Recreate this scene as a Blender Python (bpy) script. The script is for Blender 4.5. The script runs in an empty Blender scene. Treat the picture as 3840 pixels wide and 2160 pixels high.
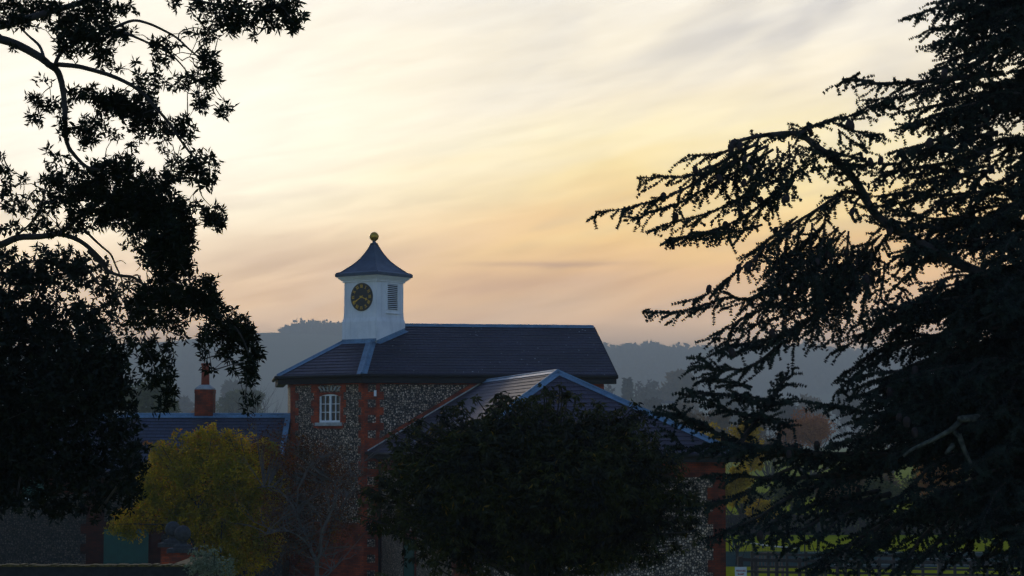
import bpy, math, random
import numpy as np
from mathutils import Vector, Matrix

random.seed(7)
rng = np.random.default_rng(11)
R = math.radians
C = bpy.context.scene.collection
S = bpy.context.scene

# ------------------------------------------------------------------ camera
F = 7500.0                      # focal length in photo pixels (3840 wide)
PITCH = math.atan(570.0 / F)
CAMZ = 6.0
cd = bpy.data.cameras.new('camera')
cam = bpy.data.objects.new('camera', cd); C.objects.link(cam)
cam.location = (0, 0, CAMZ); cam.rotation_euler = (R(90) + PITCH, 0, 0)
cd.sensor_width = 36.0; cd.lens = 36.0 * F / 3840.0
cd.clip_start = 0.5; cd.clip_end = 20000
S.camera = cam

def at(px, py, Y):
    """world point seen at photo pixel (px, py) at distance Y"""
    u = (px - 1920) / F; v = (1080 - py) / F
    dy = math.cos(PITCH) - v * math.sin(PITCH); dz = math.sin(PITCH) + v * math.cos(PITCH)
    t = Y / dy
    return Vector((u * t, Y, CAMZ + dz * t))
Q = 3840 / 2576.0
def atq(qx, qy, Y): return at(qx * Q, qy * Q, Y)

# ------------------------------------------------------------------ light
SUN_AZ, SUN_EL = -12.0, 10.5    # degrees right of straight ahead, above the horizon
SKY_STRENGTH = 0.15
HAZE_DEN = 0.00049
w = bpy.data.worlds.new('World'); S.world = w; w.use_nodes = True
nt = w.node_tree; nt.nodes.clear()
def N(t, **kw):
    n = nt.nodes.new(t)
    for k, v in kw.items(): setattr(n, k, v)
    return n
def L(a, b): nt.links.new(a, b)
def mth(op, a, b=None, c=None, clamp=False):
    n = N('ShaderNodeMath', operation=op); n.use_clamp = clamp
    for i, v in enumerate((a, b, c)):
        if v is None: continue
        if isinstance(v, (int, float)): n.inputs[i].default_value = v
        else: L(v, n.inputs[i])
    return n.outputs[0]
def smooth(x, a, b):
    n = N('ShaderNodeMapRange', interpolation_type='SMOOTHSTEP'); L(x, n.inputs[0])
    n.inputs[1].default_value = a; n.inputs[2].default_value = b
    return n.outputs[0]
def ramp(x, stops, interp='LINEAR'):
    n = N('ShaderNodeValToRGB'); n.color_ramp.interpolation = interp
    e = n.color_ramp.elements
    while len(e) < len(stops): e.new(0.5)
    for el, (p, c) in zip(e, stops):
        el.position = p; el.color = (*c, 1)
    L(x, n.inputs[0]); return n.outputs[0]
def mixc(f, a, b, mode='MIX'):
    n = N('ShaderNodeMix', data_type='RGBA', blend_type=mode)
    if isinstance(f, (int, float)): n.inputs[0].default_value = f
    else: L(f, n.inputs[0])
    for i, v in ((6, a), (7, b)):
        if isinstance(v, tuple): n.inputs[i].default_value = (*v, 1)
        else: L(v, n.inputs[i])
    return n.outputs[2]
def srgb(r, g, b):
    f = lambda c: (c / 255 / 12.92) if c <= 10 else ((c / 255 + .055) / 1.055) ** 2.4
    return (f(r), f(g), f(b))

tc = N('ShaderNodeTexCoord'); sep = N('ShaderNodeSeparateXYZ'); L(tc.outputs['Generated'], sep.inputs[0])
az = mth('ARCTAN2', sep.outputs[0], sep.outputs[1])
el = mth('ARCSINE', sep.outputs[2])
def noise2(sx, sy, tilt, off, detail=4, rough=.5):
    a = math.radians(tilt)
    u = mth('ADD', mth('MULTIPLY', az, math.cos(a)), mth('MULTIPLY', el, math.sin(a)))
    v = mth('SUBTRACT', mth('MULTIPLY', el, math.cos(a)), mth('MULTIPLY', az, math.sin(a)))
    cmb = N('ShaderNodeCombineXYZ'); L(mth('MULTIPLY', u, sx), cmb.inputs[0]); L(mth('MULTIPLY', v, sy), cmb.inputs[1])
    cmb.inputs[2].default_value = off
    n = N('ShaderNodeTexNoise'); n.inputs['Scale'].default_value = 1
    n.inputs['Detail'].default_value = detail; n.inputs['Roughness'].default_value = rough
    n.inputs['Distortion'].default_value = .35
    L(cmb.outputs[0], n.inputs['Vector']); return n.outputs[0]
n1 = noise2(5, 26, 10, 2.3, 3)       # broad cirrus bands
n2 = noise2(13, 75, 14, 8.1, 4, .55)  # finer streaks
n3 = noise2(7, 22, 24, 5.5, 4, .5)   # grey strands on the upper right
wob = mth('ADD', mth('MULTIPLY', mth('SUBTRACT', n1, .5), .068), mth('MULTIPLY', mth('SUBTRACT', n2, .5), .035))
els = mth('ADD', el, wob)
gpos = mth('DIVIDE', els, .25)
low = ramp(gpos, [(0.0, srgb(178, 162, 150)), (.22, srgb(204, 177, 150)), (.32, srgb(225, 187, 142)),
                  (.40, srgb(238, 200, 140)), (.50, srgb(247, 223, 162)), (.60, srgb(252, 237, 192)), (.72, srgb(251, 238, 208)),
                  (.86, srgb(250, 242, 224)), (1.0, srgb(244, 240, 232))])
# whiter towards the hidden sun on the left
dsx = mth('SUBTRACT', az, R(SUN_AZ)); dsy = mth('SUBTRACT', el, R(SUN_EL - 1.6))
dist = mth('SQRT', mth('ADD', mth('MULTIPLY', dsx, mth('MULTIPLY', dsx, .7)), mth('MULTIPLY', dsy, mth('MULTIPLY', dsy, 4.8))))
glow = mth('SUBTRACT', 1.0, smooth(dist, .02, .255))
c1 = mixc(mth('MULTIPLY', glow, .95), low, (1.08, 1.02, .88))
# grey-lavender strands, upper right
gm = mth('MULTIPLY', mth('MULTIPLY', smooth(n3, .36, .64), smooth(az, -.10, .14)), smooth(el, .10, .20))
c2 = mixc(mth('MULTIPLY', gm, .66), c1, srgb(186, 186, 190))
# soft brown-grey bars low down
bm = mth('MULTIPLY', smooth(n2, .44, .66), mth('SUBTRACT', 1.0, smooth(el, .10, .16)))
c3 = mixc(mth('MULTIPLY', bm, .26), c2, srgb(170, 145, 134))
def lens(a0, e0, wa, we, tilt=0):
    du = mth('DIVIDE', mth('SUBTRACT', az, a0), wa); dv = mth('DIVIDE', mth('ADD', mth('SUBTRACT', el, e0), mth('MULTIPLY', mth('SUBTRACT', n2, .5), we*2.2)), we)
    return mth('EXPONENT', mth('MULTIPLY', mth('ADD', mth('MULTIPLY', du, du), mth('MULTIPLY', dv, dv)), -1.0))
c3 = mixc(mth('MULTIPLY', lens(.020, .0877, .040, .0016), .55), c3, srgb(172, 146, 132))
c3 = mixc(mth('MULTIPLY', lens(-.105, .090, .060, .011), .40), c3, srgb(176, 150, 134))
c3 = mixc(mth('MULTIPLY', lens(.010, .078, .060, .006), .30), c3, srgb(178, 152, 140))
n4 = noise2(22, 150, 13, 11.7, 3, .5)
c3 = mixc(.16, c3, ramp(n4, [(.3, (.60,.56,.55)), (.7, (1.25,1.22,1.18))]), 'MULTIPLY')
# the low sky is brighter than it looks: the mist in the valley takes part of it away
boost = mth('EXPONENT', mth('MINIMUM', mth('DIVIDE', HAZE_DEN * 325.0, mth('MAXIMUM', el, .035)), 2.7))
front = N('ShaderNodeVectorMath', operation='SCALE'); mist = N('ShaderNodeVectorMath', operation='SCALE'); mist.inputs[0].default_value = (.115, .140, .155); L(mth('SUBTRACT', 1.0, mth('DIVIDE', 1.0, boost)), mist.inputs['Scale'])
clr = N('ShaderNodeVectorMath', operation='SUBTRACT'); L(c3, clr.inputs[0]); L(mist.outputs[0], clr.inputs[1])
L(clr.outputs[0], front.inputs[0]); L(mth('MULTIPLY', boost, 1.0 / SKY_STRENGTH), front.inputs['Scale'])
sky = N('ShaderNodeTexSky', sky_type='NISHITA'); sky.sun_disc = False
sky.sun_elevation = R(SUN_EL); sky.sun_rotation = R(SUN_AZ)
sky.air_density = 1.0; sky.dust_density = .6; sky.ozone_density = 1.5
SKYMUL = 1.1
skm = N('ShaderNodeVectorMath', operation='SCALE'); L(sky.outputs[0], skm.inputs[0]); skm.inputs['Scale'].default_value = SKYMUL
# the sunset cloud sheet covers the part of the sky ahead; clear dim sky overhead and behind
aaz = mth('ABSOLUTE', az)
mask = mth('MULTIPLY', mth('SUBTRACT', 1.0, smooth(el, .235, .45)), mth('SUBTRACT', 1.0, smooth(aaz, .40, 1.0)))
blue = mixc(1.0, skm.outputs[0], (.73, .82, 1.14), 'MULTIPLY')
fin = mixc(mask, blue, front.outputs[0])
bg = N('ShaderNodeBackground'); bg.inputs['Strength'].default_value = SKY_STRENGTH; L(fin, bg.inputs[0])
out = N('ShaderNodeOutputWorld'); L(bg.outputs[0], out.inputs[0])
w.cycles.sampling_method = 'MANUAL'; w.cycles.sample_map_resolution = 1024

sd = bpy.data.lights.new('sun', 'SUN'); sd.energy = 1.4; sd.angle = R(12); sd.color = (1.0, .82, .6)
sun = bpy.data.objects.new('sun', sd); C.objects.link(sun)
d = Vector((math.sin(R(SUN_AZ)) * math.cos(R(SUN_EL)), math.cos(R(SUN_AZ)) * math.cos(R(SUN_EL)), math.sin(R(SUN_EL))))
sun.rotation_euler = d.to_track_quat('Z', 'Y').to_euler()

vs = S.view_settings; vs.view_transform = 'Standard'; vs.look = 'None'; vs.exposure = 0.0; vs.gamma = 1.0
S.render.engine = 'CYCLES'
cy = S.cycles
cy.max_bounces = 6; cy.diffuse_bounces = 3; cy.glossy_bounces = 3; cy.transmission_bounces = 4; cy.volume_bounces = 0
cy.transparent_max_bounces = 8
cy.use_denoising = True

# ------------------------------------------------------------------ helpers
def tag(o, label=None, cat=None, group=None, kind=None):
    if label: o['label'] = label
    if cat: o['category'] = cat
    if group: o['group'] = group
    if kind: o['kind'] = kind
    return o
def thing(name, loc, label, cat, group=None):
    o = bpy.data.objects.new(name, None); C.objects.link(o); o.location = loc
    o.empty_display_size = .3
    return tag(o, label, cat, group)
def copy_tree(o, parent=None):
    c = o.copy(); C.objects.link(c); c.parent = parent
    for ch in list(o.children): copy_tree(ch, c)
    return c

class MB:
    """collects polygons in world space; UV in metres along the surface"""
    def __init__(s): s.v = []; s.f = []; s.m = []
    def face(s, pts, m=0):
        b = len(s.v); s.v += [Vector(p) for p in pts]; s.f.append(list(range(b, b + len(pts)))); s.m.append(m)
    def box(s, c, ax, ay, az_, m=0):
        """centre and three half-axis vectors"""
        c, ax, ay, az_ = Vector(c), Vector(ax), Vector(ay), Vector(az_)
        if ax.cross(ay).dot(az_) < 0: ax = -ax
        P = lambda i, j, k: c + ax * i + ay * j + az_ * k
        for q in (((1,-1,-1),(1,1,-1),(1,1,1),(1,-1,1)), ((-1,1,-1),(-1,-1,-1),(-1,-1,1),(-1,1,1)),
                  ((1,1,-1),(-1,1,-1),(-1,1,1),(1,1,1)), ((-1,-1,-1),(1,-1,-1),(1,-1,1),(-1,-1,1)),
                  ((-1,-1,1),(1,-1,1),(1,1,1),(-1,1,1)), ((-1,1,-1),(1,1,-1),(1,-1,-1),(-1,-1,-1))):
            s.face([P(*t) for t in q], m)
    def abox(s, x0, x1, y0, y1, z0, z1, m=0):
        s.box(((x0+x1)/2, (y0+y1)/2, (z0+z1)/2), ((x1-x0)/2,0,0), (0,(y1-y0)/2,0), (0,0,(z1-z0)/2), m)
    def bar(s, a, b, wd, ht, m=0, up=(0,0,1)):
        a, b = Vector(a), Vector(b); d = b - a
        if d.length < 1e-6: return
        dn = d.normalized(); u = Vector(up); sd_ = dn.cross(u)
        if sd_.length < 1e-4: sd_ = dn.cross(Vector((1,0,0)))
        sd_.normalize(); u = sd_.cross(dn)
        s.box((a+b)/2, d/2, sd_*wd/2, u*ht/2, m)
    def tube(s, pts, rad, n=6, m=0, caps=True):
        pts = [Vector(p) for p in pts]
        if isinstance(rad, (int, float)): rad = [rad]*len(pts)
        rings = []
        for i, p in enumerate(pts):
            d = (pts[min(i+1, len(pts)-1)] - pts[max(i-1, 0)])
            d = d.normalized() if d.length > 1e-9 else Vector((0,0,1))
            a = d.cross(Vector((0,0,1)));
            if a.length < .05: a = d.cross(Vector((0,1,0)))
            a.normalize(); b = a.cross(d)
            base = len(s.v)
            for k in range(n):
                t = 2*math.pi*k/n; s.v.append(p + (a*math.cos(t) + b*math.sin(t))*rad[i])
            rings.append(base)
        for i in range(len(rings)-1):
            for k in range(n):
                k2 = (k+1) % n
                s.f.append([rings[i]+k, rings[i+1]+k, rings[i+1]+k2, rings[i]+k2]); s.m.append(m)
        if caps:
            s.f.append([rings[0]+k for k in range(n)]); s.m.append(m)
            s.f.append([rings[-1]+k for k in reversed(range(n))]); s.m.append(m)
    def lathe(s, c, prof, n=20, m=0):
        """prof: list of (radius, z)"""
        c = Vector(c); base = []
        for r, z in prof:
            base.append(len(s.v))
            for k in range(n):
                t = 2*math.pi*k/n; s.v.append(c + Vector((r*math.cos(t), r*math.sin(t), z)))
        for i in range(len(prof)-1):
            for k in range(n):
                k2 = (k+1) % n
                s.f.append([base[i]+k, base[i]+k2, base[i+1]+k2, base[i+1]+k]); s.m.append(m)
        s.f.append([base[0]+k for k in reversed(range(n))]); s.m.append(m)
        s.f.append([base[-1]+k for k in range(n)]); s.m.append(m)
    def build(s, name, mats, parent=None, smooth=False):
        me = bpy.data.meshes.new(name)
        me.from_pydata([tuple(p) for p in s.v], [], s.f)
        if not isinstance(mats, (list, tuple)): mats = [mats]
        for m in mats: me.materials.append(m)
        me.polygons.foreach_set('material_index', s.m)
        if smooth: me.polygons.foreach_set('use_smooth', [True]*len(s.f))
        uv = me.uv_layers.new(name='UVMap'); me.update()
        co = np.array([tuple(p) for p in s.v]) if s.v else np.zeros((0,3))
        data = np.zeros((len(me.loops), 2))
        for p in me.polygons:
            n = p.normal; t = Vector((-n.y, n.x, 0))
            if t.length < .05: t = Vector((1,0,0)); b = Vector((0,1,0))
            else: t.normalize(); b = n.cross(t)
            for li in p.loop_indices:
                c = co[me.loops[li].vertex_index]
                data[li] = (c[0]*t.x + c[1]*t.y, c[0]*b.x + c[1]*b.y + c[2]*b.z)
        uv.data.foreach_set('uv', data.ravel())
        o = bpy.data.objects.new(name, me); C.objects.link(o)
        if parent is not None:
            o.parent = parent; off = Vector((0,0,0)); q = parent
            while q is not None: off += q.location; q = q.parent
            me.transform(Matrix.Translation(-off))
        return o

def raw_mesh(name, verts, faces, mats, parent=None, mat_idx=None):
    """fast mesh from numpy arrays (faces all the same size)"""
    me = bpy.data.meshes.new(name); k = faces.shape[1]
    me.vertices.add(len(verts)); me.loops.add(faces.size); me.polygons.add(len(faces))
    off = np.zeros(3); q = parent
    while q is not None: off += np.array(q.location); q = q.parent
    me.vertices.foreach_set('co', (verts - off).astype(np.float32).ravel())
    me.loops.foreach_set('vertex_index', faces.astype(np.int32).ravel())
    me.polygons.foreach_set('loop_start', np.arange(0, faces.size, k, dtype=np.int32))
    if not isinstance(mats, (list, tuple)): mats = [mats]
    for m in mats: me.materials.append(m)
    if mat_idx is not None: me.polygons.foreach_set('material_index', mat_idx.astype(np.int32))
    me.update(calc_edges=True)
    o = bpy.data.objects.new(name, me); C.objects.link(o)
    if parent is not None: o.parent = parent
    return o

def unit(a): return a / np.maximum(np.linalg.norm(a, axis=-1, keepdims=True), 1e-9)
def leaf_mesh(P, D, ln, wd, fold=.25):
    """one folded lance-shaped leaf (two quads) per point P with axis D"""
    n = len(P); D = unit(D); r = unit(rng.normal(size=(n, 3))); sd_ = unit(np.cross(D, r)); up = np.cross(sd_, D)
    ln = np.broadcast_to(ln, (n,))[:, None]; wd = np.broadcast_to(wd, (n,))[:, None]
    base = P; tip = P + D*ln - up*ln*.12
    m = P + D*ln*.45
    a = m + sd_*wd*.5 + up*wd*fold; b = m - sd_*wd*.5 + up*wd*fold
    V = np.stack([base, a, tip, b], 1).reshape(-1, 3)
    i = np.arange(n)*4
    Fc = np.concatenate([np.stack([i, i+1, i+2], 1), np.stack([i, i+2, i+3], 1)], 0)
    return V, Fc

# ------------------------------------------------------------------ materials
M = {}
def mat(name, build):
    m = bpy.data.materials.new(name); m.use_nodes = True; t = m.node_tree; t.nodes.clear()
    o = t.nodes.new('ShaderNodeOutputMaterial')
    class B: pass
    b = B(); b.t = t
    def n(ty, **kw):
        x = t.nodes.new(ty)
        for k, v in kw.items():
            if k in x.inputs: x.inputs[k].default_value = v
            else: setattr(x, k, v)
        return x
    b.n = n; b.l = lambda a, c: t.links.new(a, c)
    def rmp(x, stops, interp='LINEAR'):
        r = n('ShaderNodeValToRGB'); r.color_ramp.interpolation = interp; e = r.color_ramp.elements
        while len(e) < len(stops): e.new(.5)
        for q, (p, c) in zip(e, stops): q.position = p; q.color = (*c, 1)
        b.l(x, r.inputs[0]); return r.outputs[0]
    b.ramp = rmp
    def mx(f, a, c, mode='MIX'):
        x = n('ShaderNodeMix'); x.data_type = 'RGBA'; x.blend_type = mode
        for i, v in ((0, f), (6, a), (7, c)):
            if isinstance(v, (int, float)): x.inputs[i].default_value = v
            elif isinstance(v, tuple): x.inputs[i].default_value = (*v, 1)
            else: b.l(v, x.inputs[i])
        return x.outputs[2]
    b.mix = mx
    def nz(scale, detail=4, vec=None, rough=.55):
        x = n('ShaderNodeTexNoise', Scale=scale, Detail=detail, Roughness=rough)
        b.l(vec if vec is not None else b.obj(), x.inputs['Vector']); return x.outputs[0]
    b._tc = None
    def tcn():
        if b._tc is None: b._tc = n('ShaderNodeTexCoord')
        return b._tc
    b.obj = lambda: tcn().outputs['Object']; b.uv = lambda: tcn().outputs['UV']
    b.noise = nz
    def pr(col, rough=.7, metal=0, spec=.5, normal=None):
        p = n('ShaderNodeBsdfPrincipled')
        for k, v in (('Base Color', col), ('Roughness', rough), ('Metallic', metal), ('Specular IOR Level', spec), ('Normal', normal)):
            if v is None: continue
            if isinstance(v, (int, float)): p.inputs[k].default_value = v
            elif isinstance(v, tuple): p.inputs[k].default_value = (*v, 1)
            else: b.l(v, p.inputs[k])
        return p.outputs[0]
    b.pr = pr
    def bump(h, s=.5, dist=.02):
        x = n('ShaderNodeBump'); x.inputs['Strength'].default_value = s; x.inputs['Distance'].default_value = dist
        b.l(h, x.inputs['Height']); return x.outputs[0]
    b.bump = bump
    sh = build(b); t.links.new(sh, o.inputs['Surface'])
    M[name] = m; return m

def _plain(col, rough=.6, var=.25, scale=6, metal=0, spec=.5, bump=.0):
    def f(b):
        x = b.noise(scale, 5)
        lo = tuple(c*(1-var) for c in col); hi = tuple(min(1, c*(1+var)) for c in col)
        return b.pr(b.ramp(x, [(.3, lo), (.7, hi)]), rough, metal, spec, b.bump(x, bump) if bump else None)
    return f
def _flint(b, k=1.0):
    v = b.n('ShaderNodeTexVoronoi', Scale=11.5, Randomness=.7); b.l(b.uv(), v.inputs['Vector'])
    e = b.n('ShaderNodeTexVoronoi', Scale=11.5, Randomness=.7); e.feature = 'DISTANCE_TO_EDGE'; b.l(b.uv(), e.inputs['Vector'])
    s = b.n('ShaderNodeSeparateColor'); b.l(v.outputs['Color'], s.inputs[0])
    stone = b.ramp(s.outputs[0], [(0, (.10,.09,.08)), (.22, (.24,.19,.15)), (.45, (.50,.42,.33)), (.7, (.72,.64,.55)), (.9, (.90,.86,.80)), (1, (.50,.34,.19))])
    vein = b.noise(30, 3, b.uv())
    stone = b.mix(.35, stone, b.ramp(vein, [(.35, (.08,.08,.09)), (.65, (.75,.74,.72))]))
    gap = b.ramp(e.outputs['Distance'], [(.0, (0,0,0)), (.08, (0,0,0)), (.20, (1,1,1))])
    col = b.mix(gap, (.014,.011,.009), stone)
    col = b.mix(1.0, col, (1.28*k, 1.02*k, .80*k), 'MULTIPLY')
    big = b.noise(.45, 4)
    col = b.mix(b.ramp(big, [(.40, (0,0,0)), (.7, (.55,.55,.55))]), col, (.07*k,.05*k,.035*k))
    return b.pr(col, .5, 0, .35, b.bump(gap, .9, .04))
def _brick(b, k=1.0):
    br = b.n('ShaderNodeTexBrick', Scale=1.0); b.l(b.uv(), br.inputs['Vector'])
    br.inputs['Brick Width'].default_value = .225; br.inputs['Row Height'].default_value = .078
    br.inputs['Mortar Size'].default_value = .008; br.inputs['Mortar Smooth'].default_value = .3
    br.inputs['Color1'].default_value = (.50,.075,.018,1); br.inputs['Color2'].default_value = (.21,.034,.013,1)
    br.inputs['Mortar'].default_value = (.13,.058,.04,1); br.inputs['Bias'].default_value = -.1
    st = b.noise(1.7, 5)
    col = b.mix(b.ramp(st, [(.42, (0,0,0)), (.70, (.9,.9,.9))]), br.outputs['Color'], (.06,.018,.013))
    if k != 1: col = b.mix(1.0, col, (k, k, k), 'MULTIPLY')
    return b.pr(col, .85, 0, .2, b.bump(br.outputs['Fac'], -.4, .01))
def _slate(c1, c2, lichen=.0, row=.29):
    def f(b):
        br = b.n('ShaderNodeTexBrick', Scale=1.0); b.l(b.uv(), br.inputs['Vector'])
        br.inputs['Brick Width'].default_value = .36; br.inputs['Row Height'].default_value = row
        br.inputs['Mortar Size'].default_value = .010; br.inputs['Mortar Smooth'].default_value = .2
        br.inputs['Color1'].default_value = (*c1, 1); br.inputs['Color2'].default_value = (*c2, 1)
        br.inputs['Mortar'].default_value = (.006,.006,.008,1)
        st = b.noise(.55, 6, b.uv())
        col = b.mix(b.ramp(st, [(.36, (0,0,0)), (.62, (.9,.9,.9))]), br.outputs['Color'], tuple(c*.38 for c in c1))
        if lichen:
            sp = b.n('ShaderNodeTexVoronoi', Scale=3.2); b.l(b.uv(), sp.inputs['Vector'])
            gate = b.noise(.35, 3, b.uv())
            mk = b.n('ShaderNodeMath', operation='LESS_THAN'); b.l(sp.outputs['Distance'], mk.inputs[0]); mk.inputs[1].default_value = .11
            g2 = b.n('ShaderNodeMath', operation='MULTIPLY'); b.l(mk.outputs[0], g2.inputs[0]); b.l(b.ramp(gate, [(.47, (0,0,0)), (.60, (1,1,1))]), g2.inputs[1])
            col = b.mix(g2.outputs[0], col, (.42,.44,.42))
        fine = b.noise(9, 4, b.uv())
        return b.pr(col, b.ramp(fine, [(.3, (.50,)*3), (.7, (.70,)*3)]), 0, .22, b.bump(fine, .25, .01))
    return f
def _lead(b):
    x = b.noise(2.2, 6); y = b.noise(14, 4)
    col = b.mix(.4, b.ramp(x, [(.3, (.04,.09,.14)), (.7, (.15,.28,.40))]), b.ramp(y, [(.3, (.04,.08,.12)), (.7, (.20,.36,.48))]))
    return b.pr(col, .5, .15, .5, b.bump(y, .15))
def _plaster(b):
    x = b.noise(1.3, 6); y = b.noise(10, 5)
    col = b.ramp(x, [(.25, (.64,.66,.67)), (.6, (.82,.82,.81))])
    col = b.mix(b.ramp(y, [(.58, (0,0,0)), (.8, (.35,)*3)]), col, (.5,.52,.52))
    mp = b.n('ShaderNodeMapping'); mp.inputs['Scale'].default_value = (7, 7, .5); b.l(b.obj(), mp.inputs['Vector'])
    stk = b.noise(1, 4, mp.outputs[0])
    col = b.mix(b.ramp(stk, [(.52, (0,0,0)), (.72, (.38,)*3)]), col, (.42,.43,.41))
    return b.pr(col, .75, 0, .3, b.bump(x, .35, .03))
def _leaf(c1, c2, c3=None, trans=.25, rough=.35, gloss=.05, share=.1, alt=None, asc=1.5):
    def f(b):
        g = b.n('ShaderNodeNewGeometry'); r = g.outputs['Random Per Island']
        if c3: col = b.ramp(r, [(0, c1), (1-share-.02, c2), (1-share, c3), (1, c3)])
        else: col = b.ramp(r, [(0, c1), (1, c2)])
        if alt: col = b.mix(b.ramp(b.noise(asc, 3), [(.40, (0,0,0)), (.62, (1,1,1))]), col, alt)
        di = b.n('ShaderNodeBsdfDiffuse'); b.l(col, di.inputs['Color'])
        tr = b.n('ShaderNodeBsdfTranslucent'); b.l(col, tr.inputs['Color'])
        m1 = b.n('ShaderNodeMixShader'); m1.inputs[0].default_value = trans; b.l(di.outputs[0], m1.inputs[1]); b.l(tr.outputs[0], m1.inputs[2])
        gl = b.n('ShaderNodeBsdfGlossy'); gl.inputs['Roughness'].default_value = rough; gl.inputs['Color'].default_value = (.8,.8,.8,1)
        m2 = b.n('ShaderNodeMixShader'); m2.inputs[0].default_value = gloss; b.l(m1.outputs[0], m2.inputs[1]); b.l(gl.outputs[0], m2.inputs[2])
        return m2.outputs[0]
    return f
def _ground(b):
    x = b.noise(.05, 6); y = b.noise(1.6, 6)
    col = b.mix(.5, b.ramp(x, [(.3, (.18,.22,.004)), (.7, (.34,.33,.006))]), b.ramp(y, [(.3, (.14,.17,.004)), (.7, (.40,.38,.010))]))
    return b.pr(col, 1, 0, 0, b.bump(y, .6, .1))
def _hill(b):
    x = b.noise(.004, 5); y = b.noise(.03, 5)
    col = b.mix(.5, b.ramp(x, [(.35, (.07,.085,.04)), (.65, (.16,.17,.08))]), b.ramp(y, [(.35, (.05,.06,.03)), (.65, (.15,.14,.075))]))
    return b.pr(col, 1, 0, 0)
mat('flint', _flint); mat('brick_wing', lambda b: _brick(b, .48)); mat('brick_mid', lambda b: _brick(b, .6)); mat('flint_shaded', lambda b: _flint(b, .16)); mat('brick_shaded', lambda b: _brick(b, .15)); mat('brick', _brick); mat('lead', _lead); mat('plaster', _plaster)  # left range gets darkened flint and brick copies, tree shade put into the colour
mat('slate', _slate((.044,.040,.064), (.027,.026,.046), 1)); mat('slate_plum', _slate((.064,.054,.084), (.042,.037,.062)))
mat('slate_blue', _slate((.048,.062,.105), (.030,.040,.072), 0, .24))
mat('white_paint', _plain((.80,.81,.80), .45, .06, 5)); mat('stone', _plain((.40,.40,.37), .85, .3, 9, bump=.3))
mat('black_paint', _plain((.007,.006,.006), .6, .3, spec=.25)); mat('gold', _plain((.66,.39,.045), .4, .15, 8, .3))
mat('dial', _plain((.012,.012,.014), .35, .2)); mat('copper_ball', _plain((.48,.29,.035), .32, .4, 9, .7))
mat('glass_dark', _plain((.012,.016,.022), .06, .3, 3)); mat('teal', _plain((.004,.060,.040), .7, .2, 4))
mat('pot', _plain((.26,.045,.018), .8, .35, 5, bump=.2)); mat('mortar', _plain((.32,.33,.32), .9, .25, 8))
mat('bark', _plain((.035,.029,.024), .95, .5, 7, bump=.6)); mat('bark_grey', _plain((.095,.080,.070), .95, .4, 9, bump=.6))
mat('lichen_bark', _plain((.055,.060,.048), .95, .8, 16, bump=.6)); mat('cone', _plain((.026,.017,.016), .9, .4, 30, bump=.6))
mat('moss', _plain((.085,.060,.010), 1, .7, 14, bump=1.0)); mat('wood', _plain((.040,.032,.028), .9, .35, 10, bump=.5))
mat('bench_wood', _plain((.17,.10,.065), .8, .3, 10, bump=.3)); mat('red_ink', _plain((.42,.03,.03), .6, .1))
mat('court', _plain((.028,.055,.050), 1.0, .15, .6, spec=0)); mat('post_green', _plain((.02,.075,.065), .5, .2)); mat('tape', _plain((.78,.76,.70), .7, .08))
mat('net', _plain((.02,.025,.025), .9, .2)); mat('ground', _ground); mat('hill', _hill)
mat('concrete', _plain((.018,.017,.016), .95, .5, 8, bump=.7))
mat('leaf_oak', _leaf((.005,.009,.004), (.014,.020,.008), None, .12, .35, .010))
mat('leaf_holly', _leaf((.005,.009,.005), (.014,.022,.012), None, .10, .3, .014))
mat('leaf_laurel', _leaf((.020,.028,.004), (.070,.078,.010), (.30,.18,.012), .35, .28, .025, .006, alt=(.006,.009,.003), asc=2.0))
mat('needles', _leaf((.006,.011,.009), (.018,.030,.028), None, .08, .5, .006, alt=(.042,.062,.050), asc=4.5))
mat('leaf_yellow', _leaf((.28,.21,.005), (.80,.50,.010), (.75,.24,.012), .42, .5, .01, .08, alt=(.21,.19,.006), asc=1.5))
mat('leaf_rust', _leaf((.30,.10,.012), (.42,.20,.02), None, .4, .5, .03))
mat('leaf_dead', _leaf((.07,.022,.008), (.28,.075,.020), (.26,.13,.012), .3, .6, .0, .15, alt=(.055,.026,.010), asc=1.4))
mat('leaf_varieg', _leaf((.06,.11,.045), (.30,.34,.22), None, .25, .4, .05))
mat('leaf_mid', _leaf((.055,.070,.018), (.13,.14,.03), None, .2, .7, .02))
mat('leaf_brown', _leaf((.11,.065,.028), (.24,.14,.05), None, .2, .7, .02))
mat('leaf_russet', _leaf((.30,.095,.025), (.52,.19,.045), None, .2, .7, .02))
mat('leaf_gold', _leaf((.34,.22,.010), (.65,.42,.015), None, .4, .7, .02))
mat('leaf_conifer', _leaf((.012,.026,.020), (.03,.05,.035), None, .1, .7, .02))
mat('leaf_bare', _leaf((.07,.06,.055), (.12,.10,.08), None, .1, .8, .02))

# ------------------------------------------------------------------ ground, court, hills
prof = [(-60,4.3),(14,4.3),(30,3.0),(42,1.4),(55,.25),(66,0),(150,0),(400,-.5),(2100,-2),(10000,-2)]
def gz(y):
    return float(np.interp(y, [p[0] for p in prof], [p[1] for p in prof]))
g = MB(); ys = [-60,-20,0,8,14,18,22,26,30,34,38,42,46,50,55,60,66,75,90,110,130,150,250,400,700,1200,2100,4000,10000]
xs = [-5800,-1600,-200,-60,-25,-10,0,10,25,60,200,1600,5800]
for j in range(len(ys)-1):
    for i in range(len(xs)-1):
        g.face([(xs[i],ys[j],gz(ys[j])),(xs[i+1],ys[j],gz(ys[j])),(xs[i+1],ys[j+1],gz(ys[j+1])),(xs[i],ys[j+1],gz(ys[j+1]))])
o = g.build('ground', M['ground']); tag(o, kind='structure')
g = MB(); g.face([(4,96.0,.012),(40,94.0,.012),(40,108.6,.012),(4,108.6,.012)])
o = g.build('tennis_court', M['court']); tag(o, kind='structure')
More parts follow.
